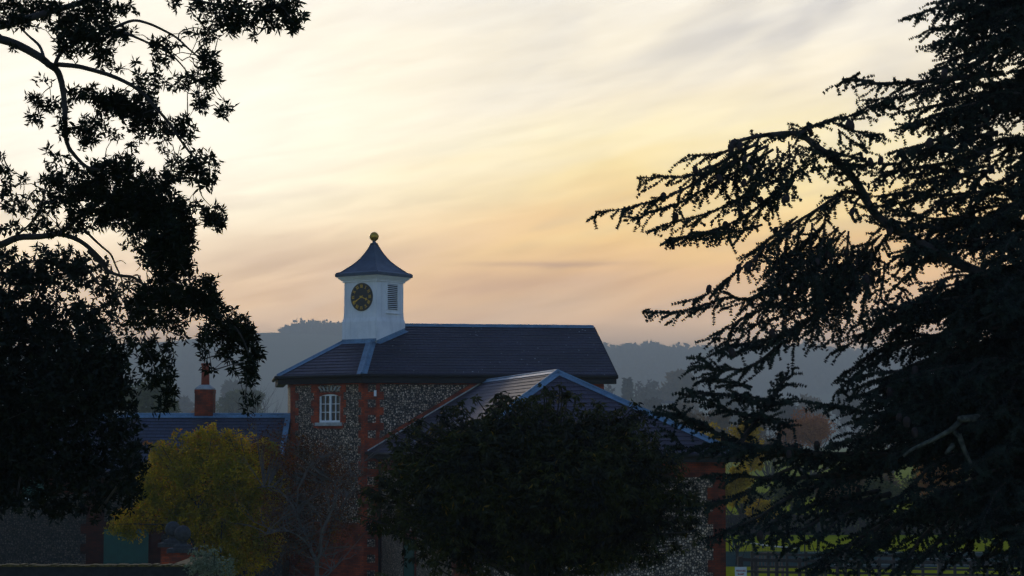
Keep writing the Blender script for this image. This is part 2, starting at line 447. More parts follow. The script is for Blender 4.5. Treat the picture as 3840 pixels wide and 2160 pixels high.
g = MB()
for (a, b) in (((15.5,97.0),(34,96.0)),((15.5,107.6),(34,107.3)),((20.0,101.9),(34,101.6))):
    g.face([(a[0],a[1]-.04,.018),(b[0],b[1]-.04,.018),(b[0],b[1]+.04,.018),(a[0],a[1]+.04,.018)])
o = g.build('court_lines', M['tape']); tag(o, kind='structure')

# hill skylines: (photo px, photo py) at a given distance
def hill(name, sky_pts, Y, foot, seed):
    r = np.random.default_rng(seed); xs_ = np.arange(-3000, 3201, 36.0)
    pts = [at(px, py, Y) for px, py in sky_pts]
    px_ = [p.x for p in pts]; pz_ = [p.z for p in pts]
    ridge = np.interp(xs_, px_, pz_) + np.convolve(r.normal(size=len(xs_)), np.ones(7)/7, 'same')*4.0
    rows = 14; V = []
    for k in range(rows+1):
        t = k/rows; s_ = t*t*(3-2*t)*.75 + t*.25
        y = foot + (Y-foot)*t
        V.append(np.stack([xs_, np.full_like(xs_, y), -3 + (ridge+3)*s_], 1))
    V.append(np.stack([xs_, np.full_like(xs_, Y+300), np.full_like(xs_, -3.)], 1))
    V = np.concatenate(V); n = len(xs_); rr = rows+2
    fc = [[j*n+i, j*n+i+1, (j+1)*n+i+1, (j+1)*n+i] for j in range(rr-1) for i in range(n-1)]
    o = raw_mesh(name, V, np.array(fc), M['hill']); tag(o, kind='structure')
    for p in o.data.polygons: p.use_smooth = True
    return lambda x, t: (foot + (Y-foot)*t, -3 + (np.interp(x, xs_, ridge)+3)*(t*t*(3-2*t)*.75 + t*.25))
HY1 = 3900
h1 = hill('hills', [(-3000,1330),(300,1300),(640,1281),(850,1260),(955,1249),(1075,1246),(1130,1251),(1290,1262),(1700,1290),(2250,1330),(2700,1340),(3300,1350),(6000,1420)], HY1, 2100, 3)
h2 = hill('far_hills', [(-3000,1420),(1500,1420),(2300,1335),(2560,1315),(2700,1312),(2780,1325),(3000,1345),(6000,1400)], 5400, 4230, 5)

def crown_cloud(cs, rs, n, size, droop=0):
    """leaf clumps spread through ellipsoids: centres cs, radii rs, n quads each"""
    P = []; D = []
    for c, r_ in zip(cs, rs):
        d_ = unit(rng.normal(size=(n, 3))); rad = rng.random((n, 1))**.45
        P.append(np.array(c) + d_*rad*np.array(r_)); D.append(d_ + rng.normal(size=(n, 3))*.8 + np.array([0,0,-droop]))
    return np.concatenate(P), np.concatenate(D)

# woods on the hills: a mass nobody could count
P = []; D = []; SZ = []
def wood_tree(x, t, hf, hh, rad, n=46):
    y, z = hf(x, t)
    c = np.array([x, y, z + hh*.55])
    p, d_ = crown_cloud([c], [(rad, rad, hh*.5)], n, 1); P.append(p); D.append(d_); SZ.append(np.full(n, rad*.42))
rr_ = random.Random(5)
for i in range(95):     # the clump along the top on the left
    px = rr_.uniform(1085, 1330); x = (px-1920)/F*HY1
    e = min(1, (px-1070)/60)
    wood_tree(x, rr_.uniform(.94, 1.0), h1, rr_.uniform(13, 26)*e, rr_.uniform(8, 14))
for i in range(620):    # wooded right hand ridge
    px = rr_.uniform(2180, 3900); x = (px-1920)/F*HY1
    wood_tree(x, rr_.uniform(.45, 1.0), h1, rr_.uniform(14, 24), rr_.uniform(13, 23))
for i in range(120):
    px = rr_.uniform(500, 1080); x = (px-1920)/F*HY1
    wood_tree(x, rr_.uniform(.15, .6), h1, rr_.uniform(14, 24), rr_.uniform(13, 22))
V, Fc = leaf_mesh(np.concatenate(P), np.concatenate(D), np.concatenate(SZ)*1.3, np.concatenate(SZ))
o = raw_mesh('woodland', V, Fc, M['leaf_bare']); tag(o, 'misty bare woodland along the hill tops', 'woodland', kind='stuff')

# ------------------------------------------------------------------ buildings
TH = R(9); e_ = Vector((math.cos(TH), math.sin(TH), 0)); nb = Vector((-math.sin(TH), math.cos(TH), 0))   # main range: along, inwards
PL = R(36); eL = Vector((-math.cos(PL), math.sin(PL), 0)); nLo = Vector((-math.sin(PL), -math.cos(PL), 0))  # canted face: along to the left, outward
UP = Vector((0,0,1))
E0 = at(1357, 1403, 81.0); ZE = E0.z
def plan_hit(px, P0, d):
    """point on the plan line P0 + t d seen in photo column px"""
    k = (px-1920)/F
    # x/(y') relation, ignoring the small pitch effect on the column
    t = (k*P0.y - P0.x)/(d.x - k*d.y); return P0 + d*t
E1 = plan_hit(2312, E0, e_); EL = plan_hit(1040, E0, eL)
RH = 5.04; ridge_z = at(1900, 1224, 87).z
APEX = E0 + e_*1.01 + nb*RH; APEX.z = ridge_z
R1 = plan_hit(2226, APEX, e_); R1.z = ridge_z
nLL = Vector((math.cos(R(188)), math.sin(R(188)), 0))        # next facet round to the left, nearly edge-on
eLL = Vector((-.14, .99, 0)).normalized()
ELL = EL + eLL*4.6
EB1 = E1 + nb*RH*2; EB0 = APEX + nb*RH + e_*1.2; EB0.z = ZE; EB1.z = ZE

def clip(poly, n, d, keep_ge):
    outp = []
    for i in range(len(poly)):
        a, b = poly[i], poly[(i+1) % len(poly)]
        da, db = a.dot(n)-d, b.dot(n)-d
        if not keep_ge: da, db = -da, -db
        if da >= -1e-7: outp.append(a)
        if (da > 1e-7 and db < -1e-7) or (da < -1e-7 and db > 1e-7): outp.append(a + (b-a)*(da/(da-db)))
    return outp
def slates(mb, poly, row=.29, lip=.022, m=0):
    """lay overlapping courses on a convex roof plane"""
    poly = [Vector(p) for p in poly]
    n = (poly[1]-poly[0]).cross(poly[2]-poly[0]).normalized()
    if n.z < 0: n = -n; poly.reverse()
    hz = Vector((-n.y, n.x, 0)).normalized(); s = n.cross(hz)
    lo = min(p.dot(s) for p in poly); hi = max(p.dot(s) for p in poly)
    # align courses with the texture rows (v = p.s)
    k0 = math.floor(lo/row)
    mb.face(poly, m)
    k = k0
    while k*row < hi:
        a, b = max(lo, k*row), min(hi, (k+1)*row)
        k += 1
        if b-a < .01: continue
        pp = clip(clip(poly, s, a, True), s, b, False)
        if len(pp) < 3: continue
        def lift(p): return p + n*(.003 + lip*(b-p.dot(s))/row)
        mb.face([lift(p) for p in pp], m)
        low = sorted([p for p in pp if abs(p.dot(s)-a) < 1e-4], key=lambda p: p.dot(hz))
        if len(low) >= 2:
            p0, p1 = low[0], low[-1]
            mb.face([p0, p1, lift(p1), lift(p0)], m)
def lead_roll(mb, a, b, n1, n2, wd=.24, m=0):
    """lead hip or ridge: two flat wings lying on the slopes and a round roll on top"""
    a, b = Vector(a), Vector(b); d = (b-a).normalized()
    for nn, sgn in ((n1, 1), (n2, -1)):
        nn = Vector(nn).normalized(); sd_ = d.cross(nn).normalized()
        if (sd_.dot(n1+n2) > 0): sd_ = -sd_
        mb.box((a+b)/2 + nn*.040 + sd_*wd/2, (b-a)/2, sd_*wd/2, nn*.007, m)
    mb.tube([a + UP*.045, b + UP*.045], .05, 8, m)
def pnorm(p, q, r_):
    n = (Vector(q)-Vector(p)).cross(Vector(r_)-Vector(p)).normalized()
    return n if n.z > 0 else -n

class Wall:
    """vertical wall face: origin corner P (at z=0), direction d, outward normal n"""
    def __init__(s, P, d, n): s.P = Vector((P[0], P[1], 0)); s.d = d; s.n = n
    def p(s, u, z, o=0): return s.P + s.d*u + s.n*o + UP*z
    def rect(s, mb, u0, u1, z0, z1, o=0, m=0):
        q = [s.p(u0,z0,o), s.p(u1,z0,o), s.p(u1,z1,o), s.p(u0,z1,o)]
        if s.d.cross(UP).dot(s.n) < 0: q.reverse()
        mb.face(q, m)
    def block(s, mb, u0, u1, z0, z1, o0, o1, m=0):
        mb.box(s.p((u0+u1)/2, (z0+z1)/2, (o0+o1)/2), s.d*(u1-u0)/2, s.n*(o1-o0)/2, UP*(z1-z0)/2, m)
    def holes(s, mb, U, Z0, Z1, hs, m=0):
        us = sorted({0, U, *[h[0] for h in hs], *[h[1] for h in hs]}); zs = sorted({Z0, Z1, *[h[2] for h in hs], *[h[3] for h in hs]})
        for i in range(len(us)-1):
            for j in range(len(zs)-1):
                cu, cz = (us[i]+us[i+1])/2, (zs[j]+zs[j+1])/2
                if any(h[0] < cu < h[1] and h[2] < cz < h[3] for h in hs): continue
                s.rect(mb, us[i], us[i+1], zs[j], zs[j+1], 0, m)
        for h in hs:
            for (a, b, c_, d_) in ((h[0],h[0],h[2],h[3]), (h[1],h[1],h[2],h[3])):
                mb.face([s.p(a,c_), s.p(a,c_,-.16), s.p(a,d_,-.16), s.p(a,d_)], m)
            for z in (h[2], h[3]):
                mb.face([s.p(h[0],z), s.p(h[1],z), s.p(h[1],z,-.16), s.p(h[0],z,-.16)], m)

# ---- clock building
cb = thing('clock_building', (E0.x, E0.y, 0), 'flint and red brick building with a slate roof and white clock turret', 'building')
OV = .38
Wc = E0 + (nb*.5 - nLo*.5)*OV*1.08                       # wall corner between canted and main faces
WM = Wall(Wc, e_, -nb); UM = (plan_hit(2264, Wc, e_) - Wc).length
Lend = plan_hit(1092, Wc, eL); UL = (Vector((Lend.x, Lend.y, 0)) - Vector((Wc.x, Wc.y, 0))).length
WL = Wall(Wc, eL, nLo)
WLL = Wall(WL.p(UL, 0), eLL, Vector((-eLL.y, eLL.x, 0)))
ZT = ZE - .06
# window on the canted face
def u_on(W, px): return (plan_hit(px, W.P, W.d) - W.P).dot(W.d)
wu0, wu1 = sorted((u_on(WL, 1198), u_on(WL, 1277)))
wz0 = at(1237, 1584, 82.3).z; wz1 = at(1237, 1476, 82.3).z
wb = MB()
WM.rect(wb, 0, UM, 0, ZT); WL.holes(wb, UL, 0, ZT, [(wu0, wu1, wz0, wz1)]); WLL.rect(wb, 0, 4.4, 0, ZT)
WE = Wall(WM.p(UM, 0), nb, e_); WE.rect(wb, 0, 2*RH-.7, 0, ZT)
b0 = WM.p(UM, 0) + nb*(2*RH-.7); b1 = WLL.p(4.4, 0)
wb.face([b0, b1, b1+UP*ZT, b0+UP*ZT])
gp = R1.copy(); ge0 = WM.p(UM, ZT); ge1 = b0 + UP*ZT; gp = WM.p(UM, ridge_z-.1) + nb*(RH-.35)
wb.face([ge0, ge1, gp])
walls = wb.build('wall', M['flint'], cb)
# brickwork: toothed quoins, window surround, band under the eaves
bk = MB(); BP = .013
def teeth(W, u0, u1, z0, z1, step=.313, left=0, right=0, phase=0, o=BP, mb=None):
    k = 0; z = z1
    while z > z0 + .02:
        zz = max(z0, z-step); t = (k+phase) % 2
        W.block(mb or bk, u0-(left if t else 0), u1+(right if t else 0), zz, z-.0005, 0, o); z = zz; k += 1
zf = at(1400, 1441, 81.5).z          # top of the flintwork
for W, U in ((WM, UM), (WL, UL), (WLL, 4.4)): W.block(bk, 0 if W is not WL else .0, U, zf, ZT, 0, BP+.004)
teeth(WM, 0, .13, 0, zf, left=0, right=.12, phase=0)
k = 0; z = zf
while z > .1:                        # second column of the corner quoin with flint panels between
    zz = z-.313; WM.block(bk, .0 if k % 2 else .46, .60 if k % 2 == 0 else .78, zz, z, 0, BP+.002); 
    if k % 2 == 0: WM.block(bk, .46, .62, zz, z, 0, BP)
    z = zz; k += 1
teeth(WL, 0, .16, 0, zf, right=.16, phase=1)
m0 = wu0-.17; m1 = wu1+.17
teeth(WL, m0, wu0-.0, wz0-.22, zf, left=.14, right=0, phase=1)
teeth(WL, wu1, m1+.12, wz0-.22, zf, left=0, right=.14, phase=1)
WL.block(bk, wu0-.12, wu1+.12, wz0-.26, wz0-.12, 0, BP+.003)
WL.block(bk, wu0, wu1, wz1, zf-.30, 0, BP+.003)
uq = UL-.24
teeth(WL, uq, UL, 0, zf, left=.2, right=0, phase=0)
teeth(WLL, 0, .25, 0, zf, right=.2, phase=1)
# end of the main range
teeth(WM, UM-.5, UM, 0, zf, left=.25, phase=0)
teeth(WE, 0, .4, 0, zf, right=.25, phase=1)
# lower storey brickwork on the canted face
WL.block(bk, .16, UL-.3, .0, at(1300, 1960, 82).z, 0, BP+.006)
bk.build('brickwork', M['brick'], cb)
# fan of flints over the window arch
fl = MB()
for i in range(6):
    u = wu0 + (wu1-wu0)*(i+.5)/6*1.06 - .03; t = (i-2.5)*.035
    c = WL.p(u, zf-.15, .02); fl.box(c, WL.d*.035, WL.n*.02, (UP*.085 + WL.d*t))
fl.build('arch_flints', M['stone'], cb)
# window
wf = MB(); o0, o1 = -.10, -.03
fw = .055
WL.block(wf, wu0+.005, wu0+fw, wz0, wz1, o0, o1); WL.block(wf, wu1-fw, wu1-.005, wz0, wz1, o0, o1)
WL.block(wf, wu0+fw, wu1-fw, wz1-fw-.03, wz1-.002, o0, o1); WL.block(wf, wu0+fw, wu1-fw, wz0, wz0+fw+.03, o0, o1)
um = (wu0+wu1)/2; WL.block(wf, um-.04, um+.04, wz0+fw+.03, wz1-fw-.03, o0, o1+.004)
win = wf.build('window', M['white_paint'], cb)
gb = MB(); zg0, zg1 = wz0+fw+.03, wz1-fw-.03
for a, b in ((wu0+fw, um-.04), (um+.04, wu1-fw)):
    WL.block(gb, (a+b)/2-.013, (a+b)/2+.013, zg0, zg1, o0+.01, o1-.012)
    for k in (1, 2): WL.block(gb, a, b, zg0+(zg1-zg0)*k/3-.013, zg0+(zg1-zg0)*k/3+.013, o0+.012, o1-.014)
gb.build('glazing_bar', M['white_paint'], win)
pn = MB(); WL.block(pn, wu0+.02, wu1-.02, wz0+.02, wz1-.02, o0-.03, o0); pn.build('pane', M['glass_dark'], win)
ws = MB(); WL.block(ws, wu0-.13, wu1+.16, wz0-.14, wz0-.003, -.1, .09); ws.build('sill', M['stone'], win)
cvr = MB(); c = [WL.p(wu0+(wu1-wu0)*t, wz1-.02-.10*(2*t-1)**2, -.02) for t in [i/10 for i in range(11)]]
for i in range(10):
    a, b = c[i], c[i+1]; t1 = Vector((a.x,a.y,wz1+.002)); t2 = Vector((b.x,b.y,wz1+.002)); cvr.face([a,b,t2,t1])
    n2 = WL.n*.018; cvr.face([a+n2,b+n2,t2+n2,t1+n2]); cvr.face([a,b,b+n2,a+n2])
cvr.build('arch_brick', M['brick'], cb)
# roof
rf = MB()
slates(rf, [E0, E1, R1, APEX]); slates(rf, [ELL, EL, APEX]); slates(rf, [EB1, EB0, APEX, R1]); slates(rf, [EB0, ELL, APEX])
roof = rf.build('roof', M['slate'], cb)
r2 = MB(); 
nM = pnorm(E0, E1, R1); nLf = pnorm(EL, E0, APEX); nLL_ = pnorm(ELL, EL, APEX); nB = pnorm(EB1, EB0, APEX)
slates(r2, [EL, E0, APEX]); r2.build('canted_slope', M['slate_plum'], cb)
ld = MB()
lead_roll(ld, E0, APEX, nM, nLf, .22); lead_roll(ld, EL, APEX, nLf, nLL_, .24); lead_roll(ld, APEX, R1, nM, nB, .20)
ld.build('lead_flashing', M['lead'], cb)
# eaves: gutter, fascia and soffit
gt = MB()
for a, b, nn in ((E0, E1, -nb), (E0, EL, nLo), (EL, ELL, WLL.n)):
    dd = (b-a).normalized(); ex = dd*.05
    gt.tube([a + nn*.06 - UP*.055 - ex, b + nn*.06 - UP*.055 + ex], .07, 10)
    gt.bar(a - nn*.05 - UP*.19, b - nn*.05 - UP*.19, .05, .28)
    gt.bar(a - nn*.21 - UP*.335, b - nn*.21 - UP*.335, .34, .03)
vg = MB()
vg.bar(E1 + e_*.03 - UP*.07, R1 + e_*.03 - UP*.07, .05, .17); vg.bar(EB1 + e_*.03 - UP*.07, R1 + e_*.03 - UP*.07, .05, .17)
gt.build('gutter', M['black_paint'], cb); vg.build('bargeboard', M['black_paint'], cb)
ab = MB(); uu = .42; za = at(1368, 1475, 81.5).z; WM.block(ab, uu-.045, uu+.055, za-.12, za+.12, BP, .09); ab.build('alarm_box', M['white_paint'], cb)
bc = MB(); uu = u_on(WM, 1588); WM.block(bc, uu-.012, uu+.012, at(1588,1432,82).z, at(1588,1415,82).z, .02, .05); bc.build('bracket', M['white_paint'], cb)

# ---- the clock turret on that roof
T = at(1402, 1100, 85.5); T = Vector((T.x, T.y, 0)); PT = R(36)
ta = Vector((-math.sin(PT), -math.cos(PT), 0)); tb = Vector((math.cos(PT), -math.sin(PT), 0))
def ring(mb, prof_, m=0):
    """square stack: list of (half width, z)"""
    pr_ = []
    for h, z in prof_:
        pr_.append([T + ta*h*i + tb*h*j + UP*z for i, j in ((1,-1),(1,1),(-1,1),(-1,-1))])
    for a, b in zip(pr_[:-1], pr_[1:]):
        for k in range(4):
            mb.face([a[k], a[(k+1)%4], b[(k+1)%4], b[k]], m)
    mb.face(list(reversed(pr_[0])), m); mb.face(pr_[-1], m)
zy = lambda py: at(1402, py, 84.6).z
tw = MB()
ring(tw, [(.955, ZE+.3), (.955, zy(1206)), (.945, zy(1201)), (.915, zy(1190)), (.90, zy(1175)), (.895, zy(1050))])
tower = tw.build('clock_turret', M['plaster'], cb)
cn = MB(); z0 = zy(1055)
ring(cn, [(.90, z0), (.955, z0), (.955, z0+.06), (1.0, z0+.07), (1.02, z0+.12), (1.06, z0+.13), (1.10, z0+.20), (1.14, z0+.205), (1.14, z0+.235)])
cn.build('cornice', M['white_paint'], tower)
tr = MB(); zz = lambda y: zy(820 + y/2.842)
capp = [(1.17, z0+.236), (1.185, z0+.24), (1.185, z0+.36), (1.155, z0+.385)]
for y, hw in ((578,395),(560,352),(530,306),(500,258),(470,215),(440,178),(410,147),(380,121),(350,97),(320,76),(290,57),(265,43),(250,37)):
    capp.append((hw/2.842/88.3/1.393, max(zz(y), z0+.39)))
ring(tr, capp); 
for i, j in ((1,-1),(1,1),(-1,1),(-1,-1)):
    tr.tube([T + (ta*i + tb*j)*h + UP*(z+.01) for h, z in capp[3:]], .022, 6)
tr.build('turret_roof', M['lead'], tower)
M_dark = mat('lead_dark', lambda b: b.pr(b.ramp(b.noise(3, 5), [(.3, (.026,.042,.068)), (.7, (.06,.09,.13))]), .45, .1))
bpy.data.objects['turret_roof'].data.materials[0] = M_dark
fn = MB(); zb = zy(820+168/2.842); cT = Vector((T.x, T.y, 0))
fn.lathe(cT, [(.13, zy(908)-.02), (.165, zy(908)), (.165, zy(905)), (.13, zy(903)), (.07, zy(901)), (.075, zb-.21), (.09, zb-.185)], 16)
fn.build('finial_neck', M['lead_dark'] if 'lead_dark' in M else M_dark, tower, True)
bl = MB(); bl.lathe(Vector((T.x, T.y, zb)), [(.2*math.cos(t), .2*math.sin(t)) for t in [R(-88+176*i/16) for i in range(17)]], 24)
bl.build('finial_ball', M['copper_ball'], tower, True)
# clock on the left face
TF = T + ta*.90; cz = zy(1113); ck = (plan_hit(1356, TF, tb) - TF).dot(tb)
cc = TF + tb*ck + UP*cz; CR = .60
def cpt(r_, deg, o): return cc + tb*(r_*math.sin(R(deg))) + UP*(r_*math.cos(R(deg))) + ta*o
dl = MB()
ringp = [cpt(CR, 7.5*k, .035) for k in range(48)]; dl.face(list(reversed(ringp)))
for k in range(48): dl.face([cpt(CR,7.5*k,.035), cpt(CR,7.5*k+7.5,.035), cpt(CR,7.5*k+7.5,-.01), cpt(CR,7.5*k,-.01)])
mm = dl
for k in range(60):
    a = k*6; s_ = 1.1 if k % 5 else 1.8
    mm.face([cpt(CR*.935,a-s_*.4,.042), cpt(CR*.935,a+s_*.4,.042), cpt(CR*.962,a+s_*.4,.042), cpt(CR*.962,a-s_*.4,.042)], 1)
dl.build('clock_dial', [M['dial'], M['gold']], tower)
ROM = ['XII','I','II','III','IIII','V','VI','VII','VIII','IX','X','XI']
wd_ = {'I': .07, 'V': .14, 'X': .14}; H0, H1 = CR*.67, CR*.87
for h, txt in enumerate(ROM):
    nm = MB(); tot = sum(wd_[c] for c in txt); x = -tot/2; a = R(h*30)
    ur = UP*math.cos(a) + tb*math.sin(a); ut = tb*math.cos(a) - UP*math.sin(a)
    sc = min(1, .15/tot)
    def stroke(x0, r0, x1, r1, th):
        p, q = cc + ta*.043 + ut*x0*sc + ur*r0, cc + ta*.043 + ut*x1*sc + ur*r1
        d_ = (q-p).normalized(); s_ = d_.cross(ta)*th/2; nm.face([p-s_, p+s_, q+s_, q-s_])
    for c in txt:
        w_ = wd_[c]; m_ = x + w_/2
        if c == 'I': stroke(m_, H0, m_, H1, .026)
        elif c == 'V': stroke(x+.02, H1, m_, H0, .028); stroke(x+w_-.02, H1, m_, H0, .013)
        else: stroke(x+.02, H1, x+w_-.02, H0, .028); stroke(x+w_-.02, H1, x+.02, H0, .013)
        x += w_
    for r_ in (H0, H1): stroke(-tot/2, r_, tot/2, r_, .010)
    nm.build('roman_numeral', M['gold'], tower)
def hand(name, deg, ln, spade):
    hb = MB(); a = R(deg); ur = UP*math.cos(a) + tb*math.sin(a); ut = tb*math.cos(a) - UP*math.sin(a); b_ = cc + ta*.052
    def poly(pts): hb.face([b_ + ut*x + ur*y for x, y in pts]); hb.face([b_ - ta*.006 + ut*x + ur*y for x, y in reversed(pts)])
    poly([(-.02,-.10),(.02,-.10),(.016,ln*.62),(-.016,ln*.62)])
    if spade: poly([(-.016,ln*.6),(-.07,ln*.68),(-.02,ln*.82),(0,ln),(.02,ln*.82),(.07,ln*.68),(.016,ln*.6)])
    else: poly([(-.034,ln*.55),(0,ln),(.034,ln*.55),(.02,ln*.5),(-.02,ln*.5)])
    hb.build(name, M['gold'], tower)
hand('hour_hand', 111, .40, True); hand('minute_hand', 241, .54, False)
hub = MB(); hub.tube([cc + ta*.04, cc + ta*.07], .045, 12); hub.build('clock_hub', M['gold'], tower)
# louvre on the right face
TR = T + tb*.90; lz0, lz1 = zy(1158), zy(1063)
l0 = (plan_hit(1449, TR, -ta) - TR).dot(-ta); l1 = (plan_hit(1488, TR, -ta) - TR).dot(-ta)
WR = Wall(TR, -ta, tb)
lv = MB(); WR.block(lv, l0, l1, lz0, lz1, -.01, .008, 1)
ns = 13
for k in range(ns):
    z = lz0 + (lz1-lz0)*(k+.62)/ns
    lv.box(WR.p((l0+l1)/2, z, .03), WR.d*(l1-l0)/2, (WR.n*.035 - UP*.018), (WR.n*.004 + UP*.007), 0)
louv = lv.build('louvre', [M['white_paint'], M['black_paint']], tower)
lf = MB()
for u in (l0-.025, l1+.025): WR.block(lf, u-.025, u+.025, lz0-.02, lz1+.05, -.01, .05)
WR.block(lf, l0, l1, lz1+.002, lz1+.05, -.01, .05); WR.block(lf, l0-.08, l1+.08, lz0-.18, lz0-.14, -.01, .07)
lf.build('louvre_frame', M['white_paint'], tower)
# lead apron round the turret foot
apn = MB()
for s0, s1, nn, sl in (((1,-1),(1,1), nLf, ta), ((1,1),(-1,1), nM, tb)):
    def onroof(p, plane_p, n_): return Vector((p.x, p.y, plane_p.z - ((p.x-plane_p.x)*n_.x + (p.y-plane_p.y)*n_.y)/n_.z))
    h = .957
    a = T + ta*h*s0[0] + tb*h*s0[1]; b = T + ta*h*s1[0] + tb*h*s1[1]
    a0, b0_ = onroof(a, E0, nn), onroof(b, E0, nn); a1, b1_ = onroof(a + sl*.2, E0, nn), onroof(b + sl*.2, E0, nn)
    apn.face([p + nn*.045 for p in (a1, b1_, b0_, a0)]); apn.face([a0 + nn*.045, b0_ + nn*.045, b0_ + UP*.14 , a0 + UP*.14])
apn.build('lead_apron', M['lead'], cb)

# ---- lower wing running towards the camera
ZW = 5.52
RB = plan_hit(1820, Vector((Wc.x, Wc.y, 0)), e_); RB.z = at(1820, 1430, RB.y).z
Yap = 70.4; RA = at(2090, 1394, Yap); RB.z = RA.z
rv = Vector((RA.x-RB.x, RA.y-RB.y, 0)).normalized(); rt = Vector((-rv.y, rv.x, 0))     # along towards camera, to the right
HWD = 5.05
CRt = RA + rv*HWD + rt*HWD; CLt = RA + rv*HWD - rt*HWD; CRt.z = CLt.z = ZW
DL = plan_hit(1380, Vector((Wc.x, Wc.y, 0)) - nb*.03, e_); DL.z = ZW
t_ = ((CLt - DL).dot(rv)); DL2 = CLt - rv*t_; DL2.z = ZW
DR = CRt - rv*(HWD + 11.5); DR.z = ZW
RBx = RB - nb*.02
wg = thing('flint_wing', (RA.x, RA.y, 0), 'low flint wing with a hipped purple slate roof behind the round dark tree', 'building')
wr = MB(); slates(wr, [CLt, RA, RBx, DL]); slates(wr, [CLt, CRt, RA]); slates(wr, [CRt, DR, RBx, RA])
wr.build('roof', M['slate_plum'], wg)
nl_, nf_, nr_ = pnorm(CLt, RA, RBx), pnorm(CLt, CRt, RA), pnorm(CRt, DR, RBx)
wl = MB(); lead_roll(wl, RA, RBx, nl_, nr_, .2); lead_roll(wl, CLt, RA, nl_, nf_, .22); lead_roll(wl, CRt, RA, nf_, nr_, .24)
wl.build('lead_flashing', M['lead'], wg)
# flashing and brick course where the roof meets the taller wall
jn = MB(); a = DL + UP*.05 - nb*.03; b = RBx + UP*.05 - nb*.03
jn.bar(a, b, .05, .05); fl_ = jn.build('flashing_strip', M['stone'], wg)
jb = MB(); jb.bar(a + UP*.11 + nb*.02, b + UP*.11 + nb*.02, .035, .15); jb.build('brick_course', M['brick'], cb)
wg_g = MB()
for a, b, nn in ((DL, CLt, -rt), (CLt, CRt, rv), (CRt, DR, rt)):
    dd = (b-a).normalized(); wg_g.tube([a + nn*.05 - UP*.05, b + nn*.05 - UP*.05], .07, 10)
    wg_g.bar(a - nn*.04 - UP*.13, b - nn*.04 - UP*.13, .05, .2); wg_g.bar(a - nn*.22 - UP*.24, b - nn*.22 - UP*.24, .4, .03)
wg_g.build('gutter', M['black_paint'], wg)
IN = .46
FL = CLt - rv*IN + rt*IN; FR = CRt - rv*IN - rt*IN; BL = DL + rt*IN; BR = DR - rt*IN
V0 = lambda p: Vector((p.x, p.y, 0))
Wf = Wall(FL, rt, rv); Uf = (V0(FR)-V0(FL)).length
Ws = Wall(V0(FL), (V0(BL)-V0(FL)).normalized(), -rt); Us = (V0(BL)-V0(FL)).length
Ws.n = Vector((Ws.d.y, -Ws.d.x, 0)); 
if Ws.n.dot(rt) > 0: Ws.n = -Ws.n
We = Wall(V0(FR), -rv, rt); Ue = (V0(BR)-V0(FR)).length
ww = MB(); Wf.rect(ww, 0, Uf, 0, ZW-.1); Ws.rect(ww, 0, Us, 0, ZW-.1); We.rect(ww, 0, Ue, 0, ZW-.1)
ww.build('wall', M['flint'], wg)
wbk = MB()
for W, U in ((Wf, Uf), (Ws, Us), (We, Ue)): W.block(wbk, 0, U, ZW-.75, ZW-.1, 0, BP+.004)
teeth(Wf, Uf-.42, Uf, 0, ZW-.7, left=.2, step=.4, mb=wbk); teeth(Wf, 0, .42, 0, ZW-.7, right=.2, step=.4, mb=wbk)
teeth(Ws, 0, .42, 0, ZW-.7, right=.2, step=.4, phase=1, mb=wbk); teeth(We, 0, .42, 0, ZW-.7, right=.2, step=.4, phase=1, mb=wbk)
# door on the side wall
dpx = [u_on(Ws, 1512), u_on(Ws, 1558)]; d0, d1 = min(dpx), max(dpx); d0 = max(.8, d0); d1 = min(d1, d0+2.2)
teeth(Ws, d0-.35, d0, 0, 2.7, left=.1, mb=wbk); teeth(Ws, d1, d1+.35, 0, 2.7, right=.1, mb=wbk); Ws.block(wbk, d0, d1, 2.4, 2.7, 0, BP+.002)
u9 = Us - .9; Ws.block(wbk, u9, Us, 0, ZW-.75, 0, BP)
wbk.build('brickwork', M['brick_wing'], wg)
dr = MB(); Ws.block(dr, d0, d1, .02, 2.4, 0, .05)
for k in range(1, 8): Ws.block(dr, d0+(d1-d0)*k/8-.01, d0+(d1-d0)*k/8+.01, .05, 2.35, .05, .056)
dr.build('door', M['teal'], wg)
dp = MB(); pp = Ws.p(Us-.95, 0, .09); dp.tube([pp, pp + UP*(ZW-.35)], .05, 8); dp.tube([pp + UP*(ZW-.35), pp + UP*(ZW-.1) + Ws.n*.3], .05, 8)
dp.build('downpipe', M['black_paint'], wg)

# ---- left range
LR = Wall(at(1062, 1700, 80.9), Vector((-1, -.01, 0)).normalized(), Vector((.01, -1, 0)).normalized())
zr = at(900, 1557, 84).z; ze = at(900, 1768, 80.5).z
lr = thing('stable_range', (LR.P.x-6, LR.P.y, 0), 'long low flint range with a blue slate roof and brick chimney', 'building')
pe0 = LR.p(0, ze, .4); pe1 = LR.p(16, ze, .4); pr0 = LR.p(.0, zr, -3.1); pr1 = LR.p(16, zr, -3.1); pb0 = LR.p(0, ze, -6.6); pb1 = LR.p(16, ze, -6.6)
q = MB(); slates(q, [pe0, pe1, pr1, pr0], .24); slates(q, [pb1, pb0, pr0, pr1], .24); q.build('roof', M['slate_blue'], lr)
n1_, n2_ = pnorm(pe0, pe1, pr1), pnorm(pb1, pb0, pr0)
q = MB(); lead_roll(q, pr0, pr1, n1_, n2_, .26); q.bar(pe0 + n1_*.05 - LR.d*-.12, pr0 + n1_*.05 - LR.d*-.12, .22, .02, up=n1_); q.build('lead_flashing', M['lead'], lr)
q = MB(); q.tube([pe0 + LR.n*.06 - UP*.05, pe1 + LR.n*.06 - UP*.05], .07, 8); q.bar(pe0 - LR.n*.1 - UP*.16, pe1 - LR.n*.1 - UP*.16, .06, .22); q.build('gutter', M['black_paint'], lr)
